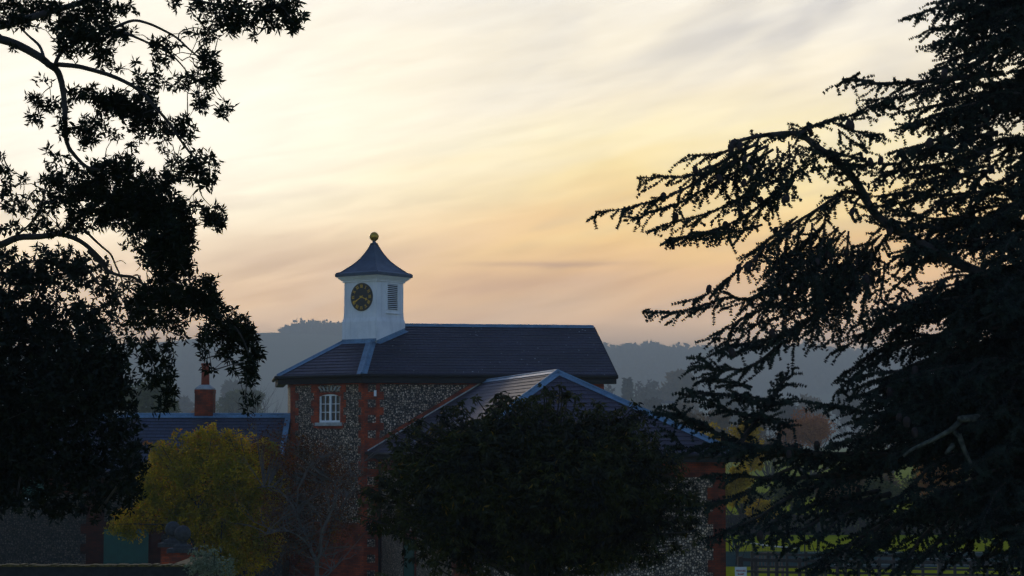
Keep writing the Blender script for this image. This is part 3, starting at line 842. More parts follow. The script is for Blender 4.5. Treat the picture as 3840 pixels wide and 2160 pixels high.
q = MB(); LR.rect(q, 0, 16, 0, ze-.02); e0_, e1_ = LR.p(0, 0), LR.p(0, 0, -6.2)
for u in (0, 16):
    a, b = LR.p(u, 0), LR.p(u, 0, -6.2); q.face([a, b, b + UP*(ze-.02), LR.p(u, zr-.1, -3.1), a + UP*(ze-.02)])
q.face([LR.p(0,0,-6.2), LR.p(16,0,-6.2), LR.p(16,ze,-6.2), LR.p(0,ze,-6.2)])
q.build('wall', M['flint_shaded'], lr)
q = MB(); D0, D1 = sorted((u_on(LR, 400), u_on(LR, 566))); dz = at(480, 1985, 80.9).z
teeth(LR, D1, D1+.72, 0, ze-.9, right=.22, step=.4, mb=q); teeth(LR, D0-.5, D0, 0, ze-.9, left=.2, step=.4, mb=q)
LR.block(q, D0, D1, dz, dz+.32, 0, BP+.003); LR.block(q, 0, 16, ze-.9, ze-.05, 0, BP+.005)
WN = []
for px0, px1 in ((560, 640), (95, 180)):
    a, b = sorted((u_on(LR, px0), u_on(LR, px1))); WN.append((a, b))
q.build('brickwork', M['brick_shaded'], lr)
q = MB(); LR.block(q, D0, D1, .02, dz, 0, .05)
for k in range(1, 14): LR.block(q, D0+(D1-D0)*k/14-.008, D0+(D1-D0)*k/14+.008, .06, dz-.05, .05, .056)
q.build('door', M['teal'], lr)
wza, wzb = at(150, 1866, 80.9).z, at(150, 1800, 80.9).z
for a, b in WN:
    q = MB(); LR.block(q, a, b, wza, wzb, 0, .05); LR.block(q, a+.1, b-.1, wza+.08, wzb-.08, .05, .058); sh_ = q.build('shutter', M['teal'], lr)
    q = MB(); LR.block(q, a-.08, b+.08, wza-.09, wza-.003, 0, .1); q.build('sill', M['white_paint'], sh_)
# chimney
cx0, cx1 = at(738, 1500, 84.4).x, at(806, 1500, 84.4).x; cyy = LR.P.y + 3.3; ct = at(770, 1461, 84.2).z
q = MB(); q.abox(cx0, cx1, cyy-.38, cyy+.38, zr-1.2, ct-.16); q.abox(cx0-.012, cx1+.012, cyy-.392, cyy+.392, ct-.16, ct)
chim = q.build('chimney', M['brick_mid'], lr)
q = MB(); a = MB(); mx_ = (cx0+cx1)/2
pts = []
for h, z in ((.37, ct), (.37, ct+.05), (.19, ct+.20)): pts.append([Vector((mx_+h*i, cyy+h*j, z)) for i, j in ((-1,-1),(1,-1),(1,1),(-1,1))])
for u, v in zip(pts[:-1], pts[1:]):
    for k in range(4): q.face([u[k], u[(k+1)%4], v[(k+1)%4], v[k]])
q.face(pts[-1]); q.build('flaunching', M['mortar'], chim)
q = MB(); q.lathe(Vector((mx_, cyy, 0)), [(.175, ct+.15), (.168, ct+.6), (.16, ct+1.0), (.19, ct+1.02), (.19, ct+1.10), (.14, ct+1.11)], 18)
q.build('chimney_pot', M['pot'], chim, True)

# ------------------------------------------------------------------ walls, piers, fence
Ygw = 40.0
gw = MB(); a, b = at(-260, 2146, Ygw), at(738, 2119, Ygw); zt = (a.z+b.z)/2
zt = b.z
wt = thing('garden_wall', (b.x, Ygw, 0), 'low dark garden wall with a mossy top in the lower left', 'wall')
gw = MB(); gw.abox(a.x, b.x, Ygw, Ygw+.34, gz(Ygw)-.3, zt-.035); gw.abox(b.x-.5, b.x, Ygw+.34, Ygw+2.6, gz(Ygw)-.6, zt-.035)
gw.build('wall', M['concrete'], wt)
cp = MB()
for i in range(60):
    x0 = a.x + (b.x-a.x)*i/60; x1 = a.x + (b.x-a.x)*(i+1)/60
    cp.abox(x0, x1-.004, Ygw-.02, Ygw+.36, zt-.035, zt + random.uniform(-.012, .018))
cp.abox(b.x-.52, b.x, Ygw+.37, Ygw+2.65, zt-.035, zt+.005); cp.build('coping', M['moss'], wt)

def pier(px, py_ball, rad_px, Y, label):
    c = at(px, py_ball, Y); r_ = rad_px/F*Y; t = thing('gate_pier', (c.x, Y, 0), label, 'gate pier', 'gate piers with ball finials')
    zc = c.z - r_ - .14
    q = MB(); q.abox(c.x-.29, c.x+.29, Y-.29, Y+.29, gz(Y)-.2, zc-.14); q.build('shaft', M['brick'], t)
    q = MB(); q.abox(c.x-.37, c.x+.37, Y-.37, Y+.37, zc-.14, zc-.03); q.abox(c.x-.22, c.x+.22, Y-.22, Y+.22, zc-.03, zc+.06)
    q.lathe(Vector((c.x, Y, 0)), [(.16, zc+.06), (.10, zc+.10), (.12, zc+.17)], 14); q.build('cap', M['stone_dark'], t)
    q = MB(); q.lathe(Vector((c.x, Y, c.z)), [(r_*math.cos(k), r_*math.sin(k)) for k in [R(-88+176*i/14) for i in range(15)]], 22); q.build('ball', M['stone_dark'], t, True)
mat('stone_dark', _plain((.035,.035,.037), .95, .5, 14, bump=.7))
pier(685, 2001, 31, 55, 'brick gate pier with a stone ball, the nearer of the pair')
pier(648, 1984, 29, 58.5, 'brick gate pier with a stone ball, half hidden behind the nearer one')

def fence(name, pxs, Ya, Yb, topz, rails, label, thick):
    pts = []
    for px in pxs:
        k = (px-pxs[0])/(pxs[-1]-pxs[0]); Y = Ya+(Yb-Ya)*k; p = at(px, 2100, Y); pts.append(Vector((p.x, Y, 0)))
    t = thing(name, pts[0], label, 'fence', 'timber ramp railings')
    for i, p in enumerate(pts):
        q = MB(); w_ = thick*(1.5 if pxs[i] in (3525, 2776) else 1); tz = topz + random.uniform(-.02, .03)
        q.abox(p.x-w_/2, p.x+w_/2, p.y-w_/2, p.y+w_/2, 0, tz); q.abox(p.x-w_/2+.015, p.x+w_/2-.015, p.y-w_/2+.015, p.y+w_/2-.015, tz, tz+.03)
        q.build('post', M['wood'], t)
    for z, h in rails:
        q = MB()
        for a, b in zip(pts[:-1], pts[1:]): q.bar(a + Vector((0,-thick/2-.024, z + random.uniform(-.012,.012))), b + Vector((0,-thick/2-.024, z + random.uniform(-.012,.012))), .045, h)
        q.build('rail', M['wood'], t)
fence('timber_railing', [2776,2833,2912,2998,3080,3140,3218,3297,3404,3525,3641,3781,3900], 80, 77.3, 1.34, ((1.26,.13),(.80,.09),(.45,.09)), 'nearer weathered timber railing of the ramp, behind the warning sign', .13)
fence('timber_railing', [2820,2881,2951,3023,3095,3170,3260,3350,3460,3580,3700,3830,3950], 84, 81.3, 1.34, ((1.25,.10),(.74,.09)), 'farther weathered timber railing of the ramp, on the court side', .11)

# warning sign
sp = at(2778, 2150, 79.2)
sg = thing('warning_sign', (sp.x, 79.2, 0), 'white sign with red lettering BEWARE RAMP on the railing', 'sign')
x0, x1 = at(2756, 2150, 79.2).x, at(2800, 2150, 79.2).x; zt = at(2778, 2126, 79.2).z
q = MB(); q.abox(x0, x1, 79.185, 79.2, zt-.62, zt); q.build('board', M['white_paint'], sg)
q = MB(); q.abox(sp.x-.04, sp.x+.04, 79.203, 79.28, 0, zt-.05); q.build('post', M['wood'], sg)
def text(txt, size, loc, parent, m, name):
    cu = bpy.data.curves.new(name, 'FONT'); cu.body = txt; cu.size = size; cu.align_x = 'CENTER'; cu.align_y = 'CENTER'; cu.extrude = .001; cu.offset = .004
    ob = bpy.data.objects.new(name, cu); C.objects.link(ob)
    dg = bpy.context.evaluated_depsgraph_get(); me = bpy.data.meshes.new_from_object(ob.evaluated_get(dg))
    bpy.data.objects.remove(ob); me.materials.clear(); me.materials.append(m)
    me.transform(Matrix.Rotation(R(90), 4, 'X')); me.transform(Matrix.Translation(Vector(loc) - parent.location))
    o = bpy.data.objects.new(name, me); C.objects.link(o); o.parent = parent
text('BEWARE', .098, ((x0+x1)/2, 79.181, at(2778, 2141, 79.2).z), sg, M['red_ink'], 'lettering')
text('RAMP', .098, ((x0+x1)/2, 79.181, at(2778, 2153.5, 79.2).z), sg, M['red_ink'], 'lettering')

# bench behind the railing
bp = at(2884, 2085, 87); bn = thing('garden_bench', (bp.x, 87, 0), 'wooden bench with an arched back behind the timber railings', 'bench')
hw_ = .55; zb0 = at(2884, 2083, 87).z
q = MB(); arc = [(-hw_ + 2*hw_*i/12, zb0 + .09*(1-(2*i/12-1)**2)) for i in range(13)]
for (xa, za_), (xb, zb_) in zip(arc[:-1], arc[1:]): q.bar((bp.x+xa, 87, za_), (bp.x+xb, 87, zb_), .05, .11)
q.bar((bp.x-hw_, 87, zb0-.22), (bp.x+hw_, 87, zb0-.22), .04, .06)
for i in range(7): q.abox(bp.x-hw_+.15*i+.06, bp.x-hw_+.15*i+.10, 86.98, 87.02, zb0-.6, zb0)
q.build('backrest', M['bench_wood'], bn)
q = MB()
for k in range(4): q.abox(bp.x-hw_, bp.x+hw_, 86.5+.12*k, 86.6+.12*k, .42, .45)
q.build('seat', M['bench_wood'], bn)
for sx in (-1, 1):
    for yy, hz in ((86.52, .62), (87.0, zb0)):
        q = MB(); q.abox(bp.x+sx*hw_-.03, bp.x+sx*hw_+.03, yy-.03, yy+.03, 0, hz); q.build('leg', M['bench_wood'], bn)

# tennis net
na, nb2 = at(2750, 2022, 105.5), at(2997, 2055, 98.6)
tn = thing('tennis_net', (na.x, na.y, 0), 'tennis net with a white band sagging across the court', 'tennis net')
for p in (na, nb2):
    q = MB(); q.tube([(p.x, p.y, 0), (p.x, p.y, p.z+.03)], .045, 8); q.build('post', M['post_green'], tn)
q = MB(); q2 = MB(); prev = None
for i in range(25):
    t = i/24; p = na.lerp(nb2, t); p.z -= .085*4*t*(1-t)
    if prev is not None: q.bar(prev, p, .03, .065)
    q2.tube([(p.x, p.y, .02), p], .006, 4); prev = p
for k in range(6):
    pts = [Vector((na.lerp(nb2, i/12).x, na.lerp(nb2, i/12).y, .08+k*.11)) for i in range(13)]; q2.tube(pts, .004, 4)
q.build('headband', M['tape'], tn); q2.build('net_mesh', M['net'], tn)
# court fence behind: slim posts with slanted stays
cf = thing('court_fence', (at(2825, 2000, 93.5).x, 93.5, 0), 'tall thin metal fence posts with slanted stays beside the court', 'fence')
for px, Y, ty, st in ((2824, 93.5, 1900, -75), (3018, 93.5, 1860, 45), (3066, 95, 1860, 0), (3072, 109, 1900, 0), (2905, 110, 1960, 0), (2735, 109.5, 1990, 0)):
    p = at(px, 2080, Y); tz = at(px, ty, Y).z
    q = MB(); q.tube([(p.x, Y, 0), (p.x, Y, tz)], .03, 6)
    if st: s2 = at(px+st, 2080, Y); q.tube([(s2.x + .2, Y, 0 if st > 0 else 0), (p.x, Y, tz*.62)], .018, 6)
    q.build('post', M['net'], cf)
q = MB()
for z in (.9, 1.9): q.tube([at(2735, 1990, 109.5).to_2d().to_3d() + UP*z, at(3400, 1990, 109).to_2d().to_3d() + UP*z], .012, 5)
q.build('wire', M['net'], cf)

# ------------------------------------------------------------------ vegetation helpers
def branch_rec(mb, p, d, ln, r, lev, tips, spread=.55, segs=4, up=.1, ratio=.72, kids=(2, 3), wig=.16, nmin=5):
    pts = [p]; rads = [r]; cur = p; dd = d.normalized()
    for i in range(segs):
        dd = (dd + Vector((random.gauss(0, wig), random.gauss(0, wig), random.gauss(0, wig) + up*.3))).normalized()
        cur = cur + dd*ln/segs; pts.append(cur); rads.append(r*(1-.45*(i+1)/segs))
    mb.tube(pts, rads, nmin if lev > 1 else 4, caps=False)
    tips.append((cur, dd, lev))
    if lev <= 0: return
    for k in range(random.randint(*kids)):
        i = random.randint(max(1, segs//2), segs)
        nd = (dd + Vector((random.gauss(0, spread), random.gauss(0, spread), random.gauss(0, spread*.7) + up))).normalized()
        branch_rec(mb, pts[i], nd, ln*ratio*random.uniform(.75, 1.15), rads[i]*.68, lev-1, tips, spread, segs, up, ratio, kids, wig, nmin)

def far_tree(name, px, pty, pw, Y, leafm, label, group, n=3500, lf=.30, bare=False, conifer=False, cat='tree', sparse=1.0):
    """tree whose crown top is at photo pixel (px, pty), pw pixels wide, at distance Y"""
    top = at(px, pty, Y); rad = pw/2/F*Y; g0 = gz(Y); h = top.z - g0
    if Y > 200: lf = lf*Y/270
    t = thing(name, (top.x, Y, g0), label, cat, group)
    mb = MB(); tips = []; base = Vector((top.x, Y, g0-.1))
    if conifer:
        mb.tube([base, top], [rad*.16, .02], 6)
        k = np.sort(rng.random(n)); ang = rng.random(n)*6.283; rr = rad*(1-k)**.8*(.35+.65*rng.random(n)**.5)
        Pp = np.stack([top.x + rr*np.cos(ang), Y + rr*np.sin(ang), g0 + .4 + k*(h-.4)], 1)
        Dd = np.stack([np.cos(ang), np.sin(ang), -.3+.0*ang], 1) + rng.normal(size=(n,3))*.4
    else:
        tr_h = max(.5, min(h - rad*1.7, h*(.12 if Y > 140 else .22)))
        mb.tube([base, base + Vector((rad*.03, 0, tr_h))], [rad*.085, rad*.06], 7)
        for k in range(7):
            a = k*.9+random.random()*.4
            branch_rec(mb, base + Vector((0, 0, tr_h*random.uniform(.6, 1))), Vector((math.cos(a)*.8, math.sin(a)*.8, 1.0)), (h-tr_h)*.52, rad*.045, 3 if bare else 2, tips, .5, 3, .15)
        ncl = 34; cs = []; rs = []
        zc = g0 + tr_h + (h-tr_h)*.48
        for k in range(ncl):
            v = unit(rng.normal(size=3)); v[2] = v[2] if v[2] > -.5 else -v[2]*.5; rho = rng.random()**.4*.72
            cs.append((top.x + v[0]*rad*rho, Y + v[1]*rad*rho, zc + v[2]*(h-tr_h)*.5*rho)); s_ = rad*random.uniform(.22, .36); rs.append((s_, s_, s_*.8))
        Pp, Dd = crown_cloud(cs, rs, int(n*sparse/ncl), 1, .2)
        # keep the top at the measured height
        Pp[:, 2] += top.z - np.percentile(Pp[:, 2], 99.7)
    V, Fc = leaf_mesh(Pp, Dd, lf*rng.uniform(.7, 1.3, len(Pp)), lf*.6)
    mb.build('trunk', M['bark'] if not bare else M['bark_grey'], t); raw_mesh('crown', V, Fc, M[leafm], t)
    return t
G1 = 'trees beyond the buildings'
for px, pt, pw, Y, lm, lab in ((2330,1500,130,520,'leaf_bare','low misty thicket beneath the pointed cypress'), (2470,1540,120,330,'leaf_bare','grey-brown scrub above the roof hip, below the cottages'),
        (2600,1555,130,300,'leaf_brown','brown scrub behind the golden tree above the wing roof'), (2700,1530,120,420,'leaf_brown','brownish misty bush right of the cottages'),
        (2810,1560,160,420,'leaf_brown','brown misty bush left of the russet dome'), (2980,1520,170,560,'leaf_bare','pale misty tree peeping over the russet dome'),
        (3330,1560,260,300,'leaf_brown','brown tree behind the middle of the cedar, above the hedgerow')):
    far_tree('broadleaf_tree', px, pt, pw, Y, lm, lab, G1, 3600, .34)
for px, pt, pw, Y, lm, lab in ((2960,1790,200,137,'leaf_mid','dark bushy tree behind the court, left of the others in the hedgerow'), (3120,1775,210,139,'leaf_brown','brown bushy tree behind the court in the hedgerow'),
        (3300,1800,200,136,'leaf_mid','dark bushy tree behind the court, under the middle of the cedar'), (3480,1770,220,140,'leaf_mid','tall dark bushy tree behind the court near the orange tree'),
        (3680,1790,230,137,'leaf_brown','brown bushy tree behind the court by the right edge'), (2840,1850,130,135,'leaf_mid','small dark bush behind the court beside the golden bush')):
    far_tree('broadleaf_tree', px, pt, pw, Y, lm, lab, 'hedgerow trees behind the court', 4200, .26)
far_tree('broadleaf_tree', 905, 1470, 190, 692, 'leaf_mid', 'rounded dull green tree just right of the brick chimney', G1, 5000, .5)
far_tree('broadleaf_tree', 890, 1440, 150, 1237, 'leaf_bare', 'small misty grey tree top rising behind the rounded green one', G1, 3000, .8)
far_tree('broadleaf_tree', 735, 1530, 90, 619, 'leaf_russet', 'low rust-brown tree peeping out left of the brick chimney', G1, 2500, .45)
far_tree('broadleaf_tree', 560, 1430, 260, 294, 'leaf_mid', 'broad dull tree behind the blue roof, half hidden by hanging oak leaves', G1, 5000, .45)
far_tree('broadleaf_tree', 690, 1500, 120, 1119, 'leaf_bare', 'misty bare tree farther off, left of the chimney', G1, 2500, .7)
far_tree('cypress_tree', 2353, 1421, 36, 973, 'leaf_conifer', 'dark pointed cypress standing in the mist right of the roof', None, 2200, .7, conifer=True)
far_tree('bare_tree', 2290, 1455, 70, 973, 'leaf_bare', 'small hazy bush left of the pointed cypress', G1, 1400, .6, bare=True)
far_tree('bare_tree', 2405, 1440, 70, 1060, 'leaf_bare', 'thin hazy bare tree just right of the pointed cypress', G1, 900, .5, bare=True)
far_tree('bare_tree', 2452, 1430, 60, 1119, 'leaf_bare', 'thin bare tree between the cypress group and the big hazy dome', G1, 800, .5, bare=True)
far_tree('broadleaf_tree', 2545, 1404, 165, 1178, 'leaf_brown', 'large hazy dome-shaped tree right of the pointed cypress', G1, 5000, .8)
far_tree('broadleaf_tree', 2440, 1500, 130, 766, 'leaf_bare', 'low grey thicket below the hazy dome tree, by the roof hip', G1, 2600, .5, bare=True)
far_tree('broadleaf_tree', 2570, 1515, 150, 707, 'leaf_brown', 'low brown thicket below the hazy dome tree', G1, 2600, .5)
far_tree('broadleaf_tree', 2740, 1480, 170, 973, 'leaf_bare', 'hazy round tree seen between the tips of the cedar', G1, 3000, .7)
far_tree('broadleaf_tree', 2900, 1500, 140, 884, 'leaf_brown', 'brownish hazy tree above the russet dome', G1, 3000, .6)
far_tree('broadleaf_tree', 3045, 1495, 150, 942, 'leaf_brown', 'brown hazy tree above and right of the russet dome', G1, 3000, .6)
far_tree('broadleaf_tree', 3190, 1470, 170, 973, 'leaf_bare', 'pale hazy tree behind the right half of the cedar', G1, 3000, .7)
far_tree('broadleaf_tree', 3030, 1542, 270, 256, 'leaf_russet', 'big russet dome-shaped autumn tree in the gap of the cedar', G1, 9000, .32)
far_tree('broadleaf_tree', 2880, 1640, 190, 271, 'leaf_brown', 'brown bushy tree left of the russet dome', G1, 4500, .34)
far_tree('broadleaf_tree', 2665, 1590, 150, 128, 'leaf_gold', 'golden yellow tree just above the right end of the wing roof', G1, 1700, .22, sparse=.8)
far_tree('broadleaf_tree', 2790, 1590, 190, 122, 'leaf_gold', 'golden yellow tree behind the lower cedar boughs', G1, 2600, .22)
far_tree('broadleaf_tree', 2760, 1755, 150, 97, 'leaf_gold', 'low golden yellow tree by the brick corner of the wing', G1, 3400, .17)
far_tree('broadleaf_tree', 2860, 1880, 130, 112, 'leaf_gold', 'small golden yellow bush above the tennis net', G1, 2200, .18, cat='bush')
far_tree('broadleaf_tree', 3520, 1700, 220, 118, 'leaf_rust', 'orange tree glimpsed through the dark lower cedar', G1, 3500, .22)
far_tree('broadleaf_tree', 3800, 1760, 200, 110, 'leaf_rust', 'orange tree at the right edge behind the cedar', G1, 2500, .2)
far_tree('broadleaf_tree', 3250, 1760, 260, 150, 'leaf_brown', 'brown tree low behind the middle of the cedar', G1, 4500, .3)
far_tree('broadleaf_tree', 3560, 1640, 320, 279, 'leaf_mid', 'dull green tree behind the thick of the cedar', G1, 4500, .35)
# hedge along the far side of the court
hd = thing('hedge', (18, 128, 0), 'clipped dark hedge along the far side of the lawn', 'hedge')
n = 9000; Pp = np.stack([rng.uniform(2, 45, n), 128 + rng.uniform(-.6, .6, n), rng.uniform(.05, 1.5, n)], 1)
V, Fc = leaf_mesh(Pp, rng.normal(size=(n,3)), .18, .12); raw_mesh('foliage', V, Fc, M['leaf_mid'], hd)
q = MB(); q.abox(2, 45, 127.6, 128.4, 0, 1.25); q.build('stems', M['bark'], hd)
# bare sapling beside the building
sb = thing('bare_tree', (at(1010, 1600, 96).x, 96, 0), 'slim leafless tree with fine twigs at the left corner of the building', 'tree')
mb = MB(); tips = []; b0_ = Vector((at(1010, 1600, 96).x, 96, 0))
mb.tube([b0_, b0_ + UP*4.6], [.10, .07], 6)
for k in range(9):
    a = k*.75; branch_rec(mb, b0_ + UP*random.uniform(3.4, 4.7), Vector((math.cos(a)*.42, math.sin(a)*.4, 1)), 2.0, .035, 3, tips, .34, 4, .18)
mb.build('trunk', M['bark_grey'], sb)

# distant cottages
def cottage(px, py, Y, wpx, label):
    c = at(px, py, Y); wd2 = wpx/F*Y/2; g0 = gz(Y); t = thing('cottage', (c.x, Y, g0), label, 'house', 'distant cottages')
    q = MB(); q.abox(c.x-wd2, c.x+wd2, Y, Y+5, g0, c.z); q.build('wall', M['white_paint'], t)
    q = MB(); z = c.z; h = wd2*.7
    q.face([(c.x-wd2-.3, Y-.3, z), (c.x+wd2+.3, Y-.3, z), (c.x+wd2+.3, Y+2.5, z+h), (c.x-wd2-.3, Y+2.5, z+h)]); q.face([(c.x+wd2+.3, Y+5.3, z), (c.x-wd2-.3, Y+5.3, z), (c.x-wd2-.3, Y+2.5, z+h), (c.x+wd2+.3, Y+2.5, z+h)])
    for s_ in (-1, 1): q.face([(c.x+s_*wd2, Y, z), (c.x+s_*wd2, Y+5, z), (c.x+s_*wd2, Y+2.5, z+h)])
    q.build('roof', M['slate_blue'], t)
    for s_ in (-.5, .5):
        q = MB(); q.abox(c.x+s_*wd2-.35, c.x+s_*wd2+.35, Y-.05, Y-.004, c.z-1.3, c.z-.4); q.build('window', M['glass_dark'], t)
cottage(2468, 1512, 900, 40, 'white cottage in the mist under the hazy dome tree')
cottage(2512, 1514, 930, 34, 'white cottage just right of the other one in the mist')

# ------------------------------------------------------------------ leafy crowns built from clumps
def clumps(blobs, conv, Yf, sprig_px, k, ln, axis_up=.2, yspread=1.0, leaves=(5, 9), out=1.0):
    """blobs: (x, y, rx, ry[, density]) in picture units turned to world clumps at their own distance.
    returns leaf points and directions, and twig segments"""
    P, D, TW, CEN = [], [], [], []
    for bl_ in blobs:
        x, y, rx, ry = bl_[:4]; den = bl_[4] if len(bl_) > 4 else 1
        Y = Yf(x, y)
        c = conv(x, y, Y); sx = (conv(x+rx, y, Y)-c).length; sz = (conv(x, y+ry, Y)-c).length; sy = (sx+sz)/2*yspread
        CEN.append((c, min(sx, sz)))
        ns_ = max(3, int(den*k*sx*sz*sy/(sprig_px**3)))
        v = unit(rng.normal(size=(ns_, 3))); rho = rng.random((ns_, 1))**.5
        p = np.array(c) + v*rho*np.array([sx, sy, sz])
        for i in range(ns_):
            ax = v[i]*out + rng.normal(size=3)*.7 + np.array([0, 0, axis_up]); ax /= np.linalg.norm(ax)
            m_ = rng.integers(*leaves)
            s1 = np.cross(ax, rng.normal(size=3)); s1 /= np.linalg.norm(s1); s2 = np.cross(ax, s1)
            an = np.arange(m_)*2.4 + rng.random()*6
            dirs = ax*rng.uniform(-.1, .9, (m_, 1)) + np.cos(an)[:, None]*s1 + np.sin(an)[:, None]*s2
            P.append(p[i] + ax*rng.uniform(-.6, .2, (m_, 1))*ln*.8); D.append(dirs)
            if rng.random() < .35: TW.append((p[i], np.array(c) + (p[i]-np.array(c))*.35))
    return np.concatenate(P), np.concatenate(D), TW, CEN
def z8(x, y): return (x*.4629*Q, y*.4629*Q)                 # working grids measured on the photograph
def z3(x, y): return (x*.4167*Q, (536.7 + y*.4167)*Q)
def polyline(mb, pts, r0, r1, n=7, jit=0):
    """smooth tapered branch through points"""
    P_ = [Vector(p) for p in pts]; out_ = []
    for i in range(len(P_)-1):
        p0, p1, p2, p3 = P_[max(i-1,0)], P_[i], P_[i+1], P_[min(i+2, len(P_)-1)]
        for k in range(4):
            t = k/4; out_.append(.5*((2*p1) + (p2-p0)*t + (2*p0-5*p1+4*p2-p3)*t*t + (3*p1-p0-3*p2+p3)*t**3))
    out_.append(P_[-1]); m_ = len(out_)
    mb.tube(out_, [r0 + (r1-r0)*i/(m_-1) for i in range(m_)], n, caps=True)
    return out_
def nearest(pts, c):
    return min(pts, key=lambda p: (p-c).length_squared)

# ---- evergreen oak, hanging in from the upper left
YO = 13.0
def yo(x, y): return YO + random.uniform(-1.1, 1.1)
ob8 = [(60,30,110,60),(200,60,120,70),(330,90,110,90),(480,60,120,90),(600,60,100,90),(700,30,80,50,.7),(420,200,130,120),(540,230,90,140),(330,260,60,70),(640,180,100,50),(690,190,60,40),(60,262,45,24),(20,100,90,60),(130,120,90,50),(560,330,60,60),
 (960,15,60,40),(1090,30,90,60),(1230,80,110,90),(1330,120,100,80),(1450,90,110,90),(1580,60,90,80,1.5),(1600,130,60,60,1.6),(1400,190,40,30),(1250,160,80,50),(1120,150,60,60),(1130,200,50,60),(1040,180,40,40),(1500,20,120,50),(1290,20,120,50),(1640,100,30,30),
 (850,240,90,60,.8),(900,310,70,60),(860,350,50,40),(960,250,40,30),(745,335,26,22),(1120,310,70,80),(1150,380,60,70,1.5),(1150,440,60,60,1.5),(1050,420,90,60),(970,450,80,40),(900,460,60,30),(820,430,90,60),(760,430,60,50),(630,370,40,35),(1090,540,80,60),(1100,590,50,30),(1230,560,45,50,1.4),(1240,620,40,35,1.4),(1200,600,25,30),(1160,310,30,40),
 (240,440,50,40,.7),(200,540,60,60,1.4),(180,630,50,50,1.4),(220,660,40,40),(280,560,60,60),(340,600,60,60),(345,710,45,70,1.4),(430,520,80,70),(520,530,90,80),(620,570,110,90,1.4),(720,600,110,100,1.4),(640,520,100,40),(800,560,80,90),(830,640,60,80,1.4),(760,690,70,70,1.3),(480,700,80,80,1.4),(470,770,60,60,1.3),(560,680,60,80,.6),(620,740,50,50,.6),(680,760,50,40,.7),(740,770,50,40),(430,680,40,40),(830,740,40,50),(880,740,60,60),(900,810,50,35),(960,690,80,70),(1020,650,50,40),(1020,720,60,60,1.3),(1010,760,40,40),
 (1090,850,60,50),(1150,870,50,60),(1080,940,90,80,1.4),(1140,960,50,60),(1000,900,90,60),(980,960,60,50),(1120,1000,30,20),(1160,1180,72,72,1.7),(1190,1200,45,58,1.7),(1120,1190,50,60,1.5),(1060,1110,40,30),(1050,1135,40,40),
 (10,840,20,50),(20,930,60,60),(50,1010,70,60),(90,1080,60,40),(40,1100,50,60),(110,1140,60,50),(130,970,18,18),(260,830,40,20,.7),(310,870,70,50,.8),(280,940,80,50),(330,1000,100,60,1.4),(250,1000,70,40),(400,920,70,50),(300,1080,120,60),(220,1150,100,60,.8),(420,1050,120,80,1.3),(520,1000,120,90,1.3),(560,920,110,60,1.3),(640,900,100,60,1.2),(700,850,60,40),(700,950,100,80,1.3),(800,1000,110,80),(880,990,90,60),(930,960,50,70),(600,1100,140,100,1.4),(720,1100,140,100,1.6),(850,1120,140,110,1.6),(950,1150,100,90,1.5),(980,1230,90,90,1.5),(900,1250,110,100,1.6),(780,1230,120,80,1.5),(660,1200,100,70,1.3),(540,1180,100,60,1.3),(420,1160,100,70,1.2),(1020,1300,50,50),(960,1360,90,60,1.5),(850,1360,110,70,1.5),(740,1330,80,50),(800,1420,80,40),(940,1420,80,40,1.4),(450,1230,100,40),(200,1230,120,40),(60,1250,80,40),(330,1240,100,40),(150,1060,50,40,.6)]
ob3 = [(1080,180,100,150,1.5),(1000,230,120,120,1.5),(900,280,80,60),(1100,330,90,80,1.5),(1000,400,120,90,1.5),(1150,400,60,50,1.3),(1240,430,90,60,1.3),(1290,420,35,55),(850,430,40,40),(780,440,30,50,.7),(900,500,130,80,1.4),(1000,520,130,90,1.6),(1120,520,130,100,1.6),(1230,550,130,100,1.6),(1320,560,80,80,1.4),(1350,640,80,80,1.5),(1410,600,45,50),(1420,700,90,90,1.5),(1490,700,70,80,1.4),(1500,790,80,100,1.5),(1540,860,58,80,1.5),(1500,930,75,80,1.5),(1500,1000,55,60,1.4),(1400,790,90,70,1.4),(1300,720,110,80,1.5),(1230,780,60,60,1.2),(1330,850,70,50,1.2),(1390,880,40,40),(1400,930,42,40),(1230,880,42,40,1.2),(1240,930,48,36,1.2),(1280,950,24,24),(1480,1110,38,55),(1540,1120,50,50,1.2),(1500,1170,42,45,1.2),
 (830,560,100,80,1.3),(780,620,60,60),(880,620,100,70,1.2),(980,640,100,70,1.4),(1060,680,70,60,1.2),(1100,740,36,40),(800,720,50,60,.9),(860,720,60,60,.8),(850,790,70,50,.9),(920,800,80,60,1.3),(1000,800,60,50,1.2),(1030,830,38,40),(900,870,90,60,1.3),(980,900,70,60,1.3),(1020,950,50,70,1.3),(960,980,80,70,1.3),(1030,1020,48,60,1.3),(1000,1080,75,60,1.3),(1035,1100,45,50),(1000,1160,65,50,1.2),(960,1190,55,36),(900,980,60,60,1.1),(920,1050,50,50)]
blobs = [(*z8(b[0], b[1]), b[2]*.69, b[3]*.69, *(b[4:])) for b in ob8] + [(*z3(b[0], b[1]), b[2]*.621, b[3]*.621, *(b[4:])) for b in ob3]
tk = at(-520, 1080, YO); oak = thing('evergreen_oak', (tk.x, YO, 4.3), 'large evergreen oak whose dark leafy branches hang in from the upper left', 'tree')
wood = MB(); OP = []
trunk_pts = [Vector((tk.x, YO, 4.2)), Vector((tk.x+.05, YO, 5.6)), Vector((tk.x-.02, YO+.1, 7.2)), Vector((tk.x+.05, YO, 9.2)), Vector((tk.x+.2, YO, 11))]
polyline(wood, trunk_pts, .30, .16, 12)
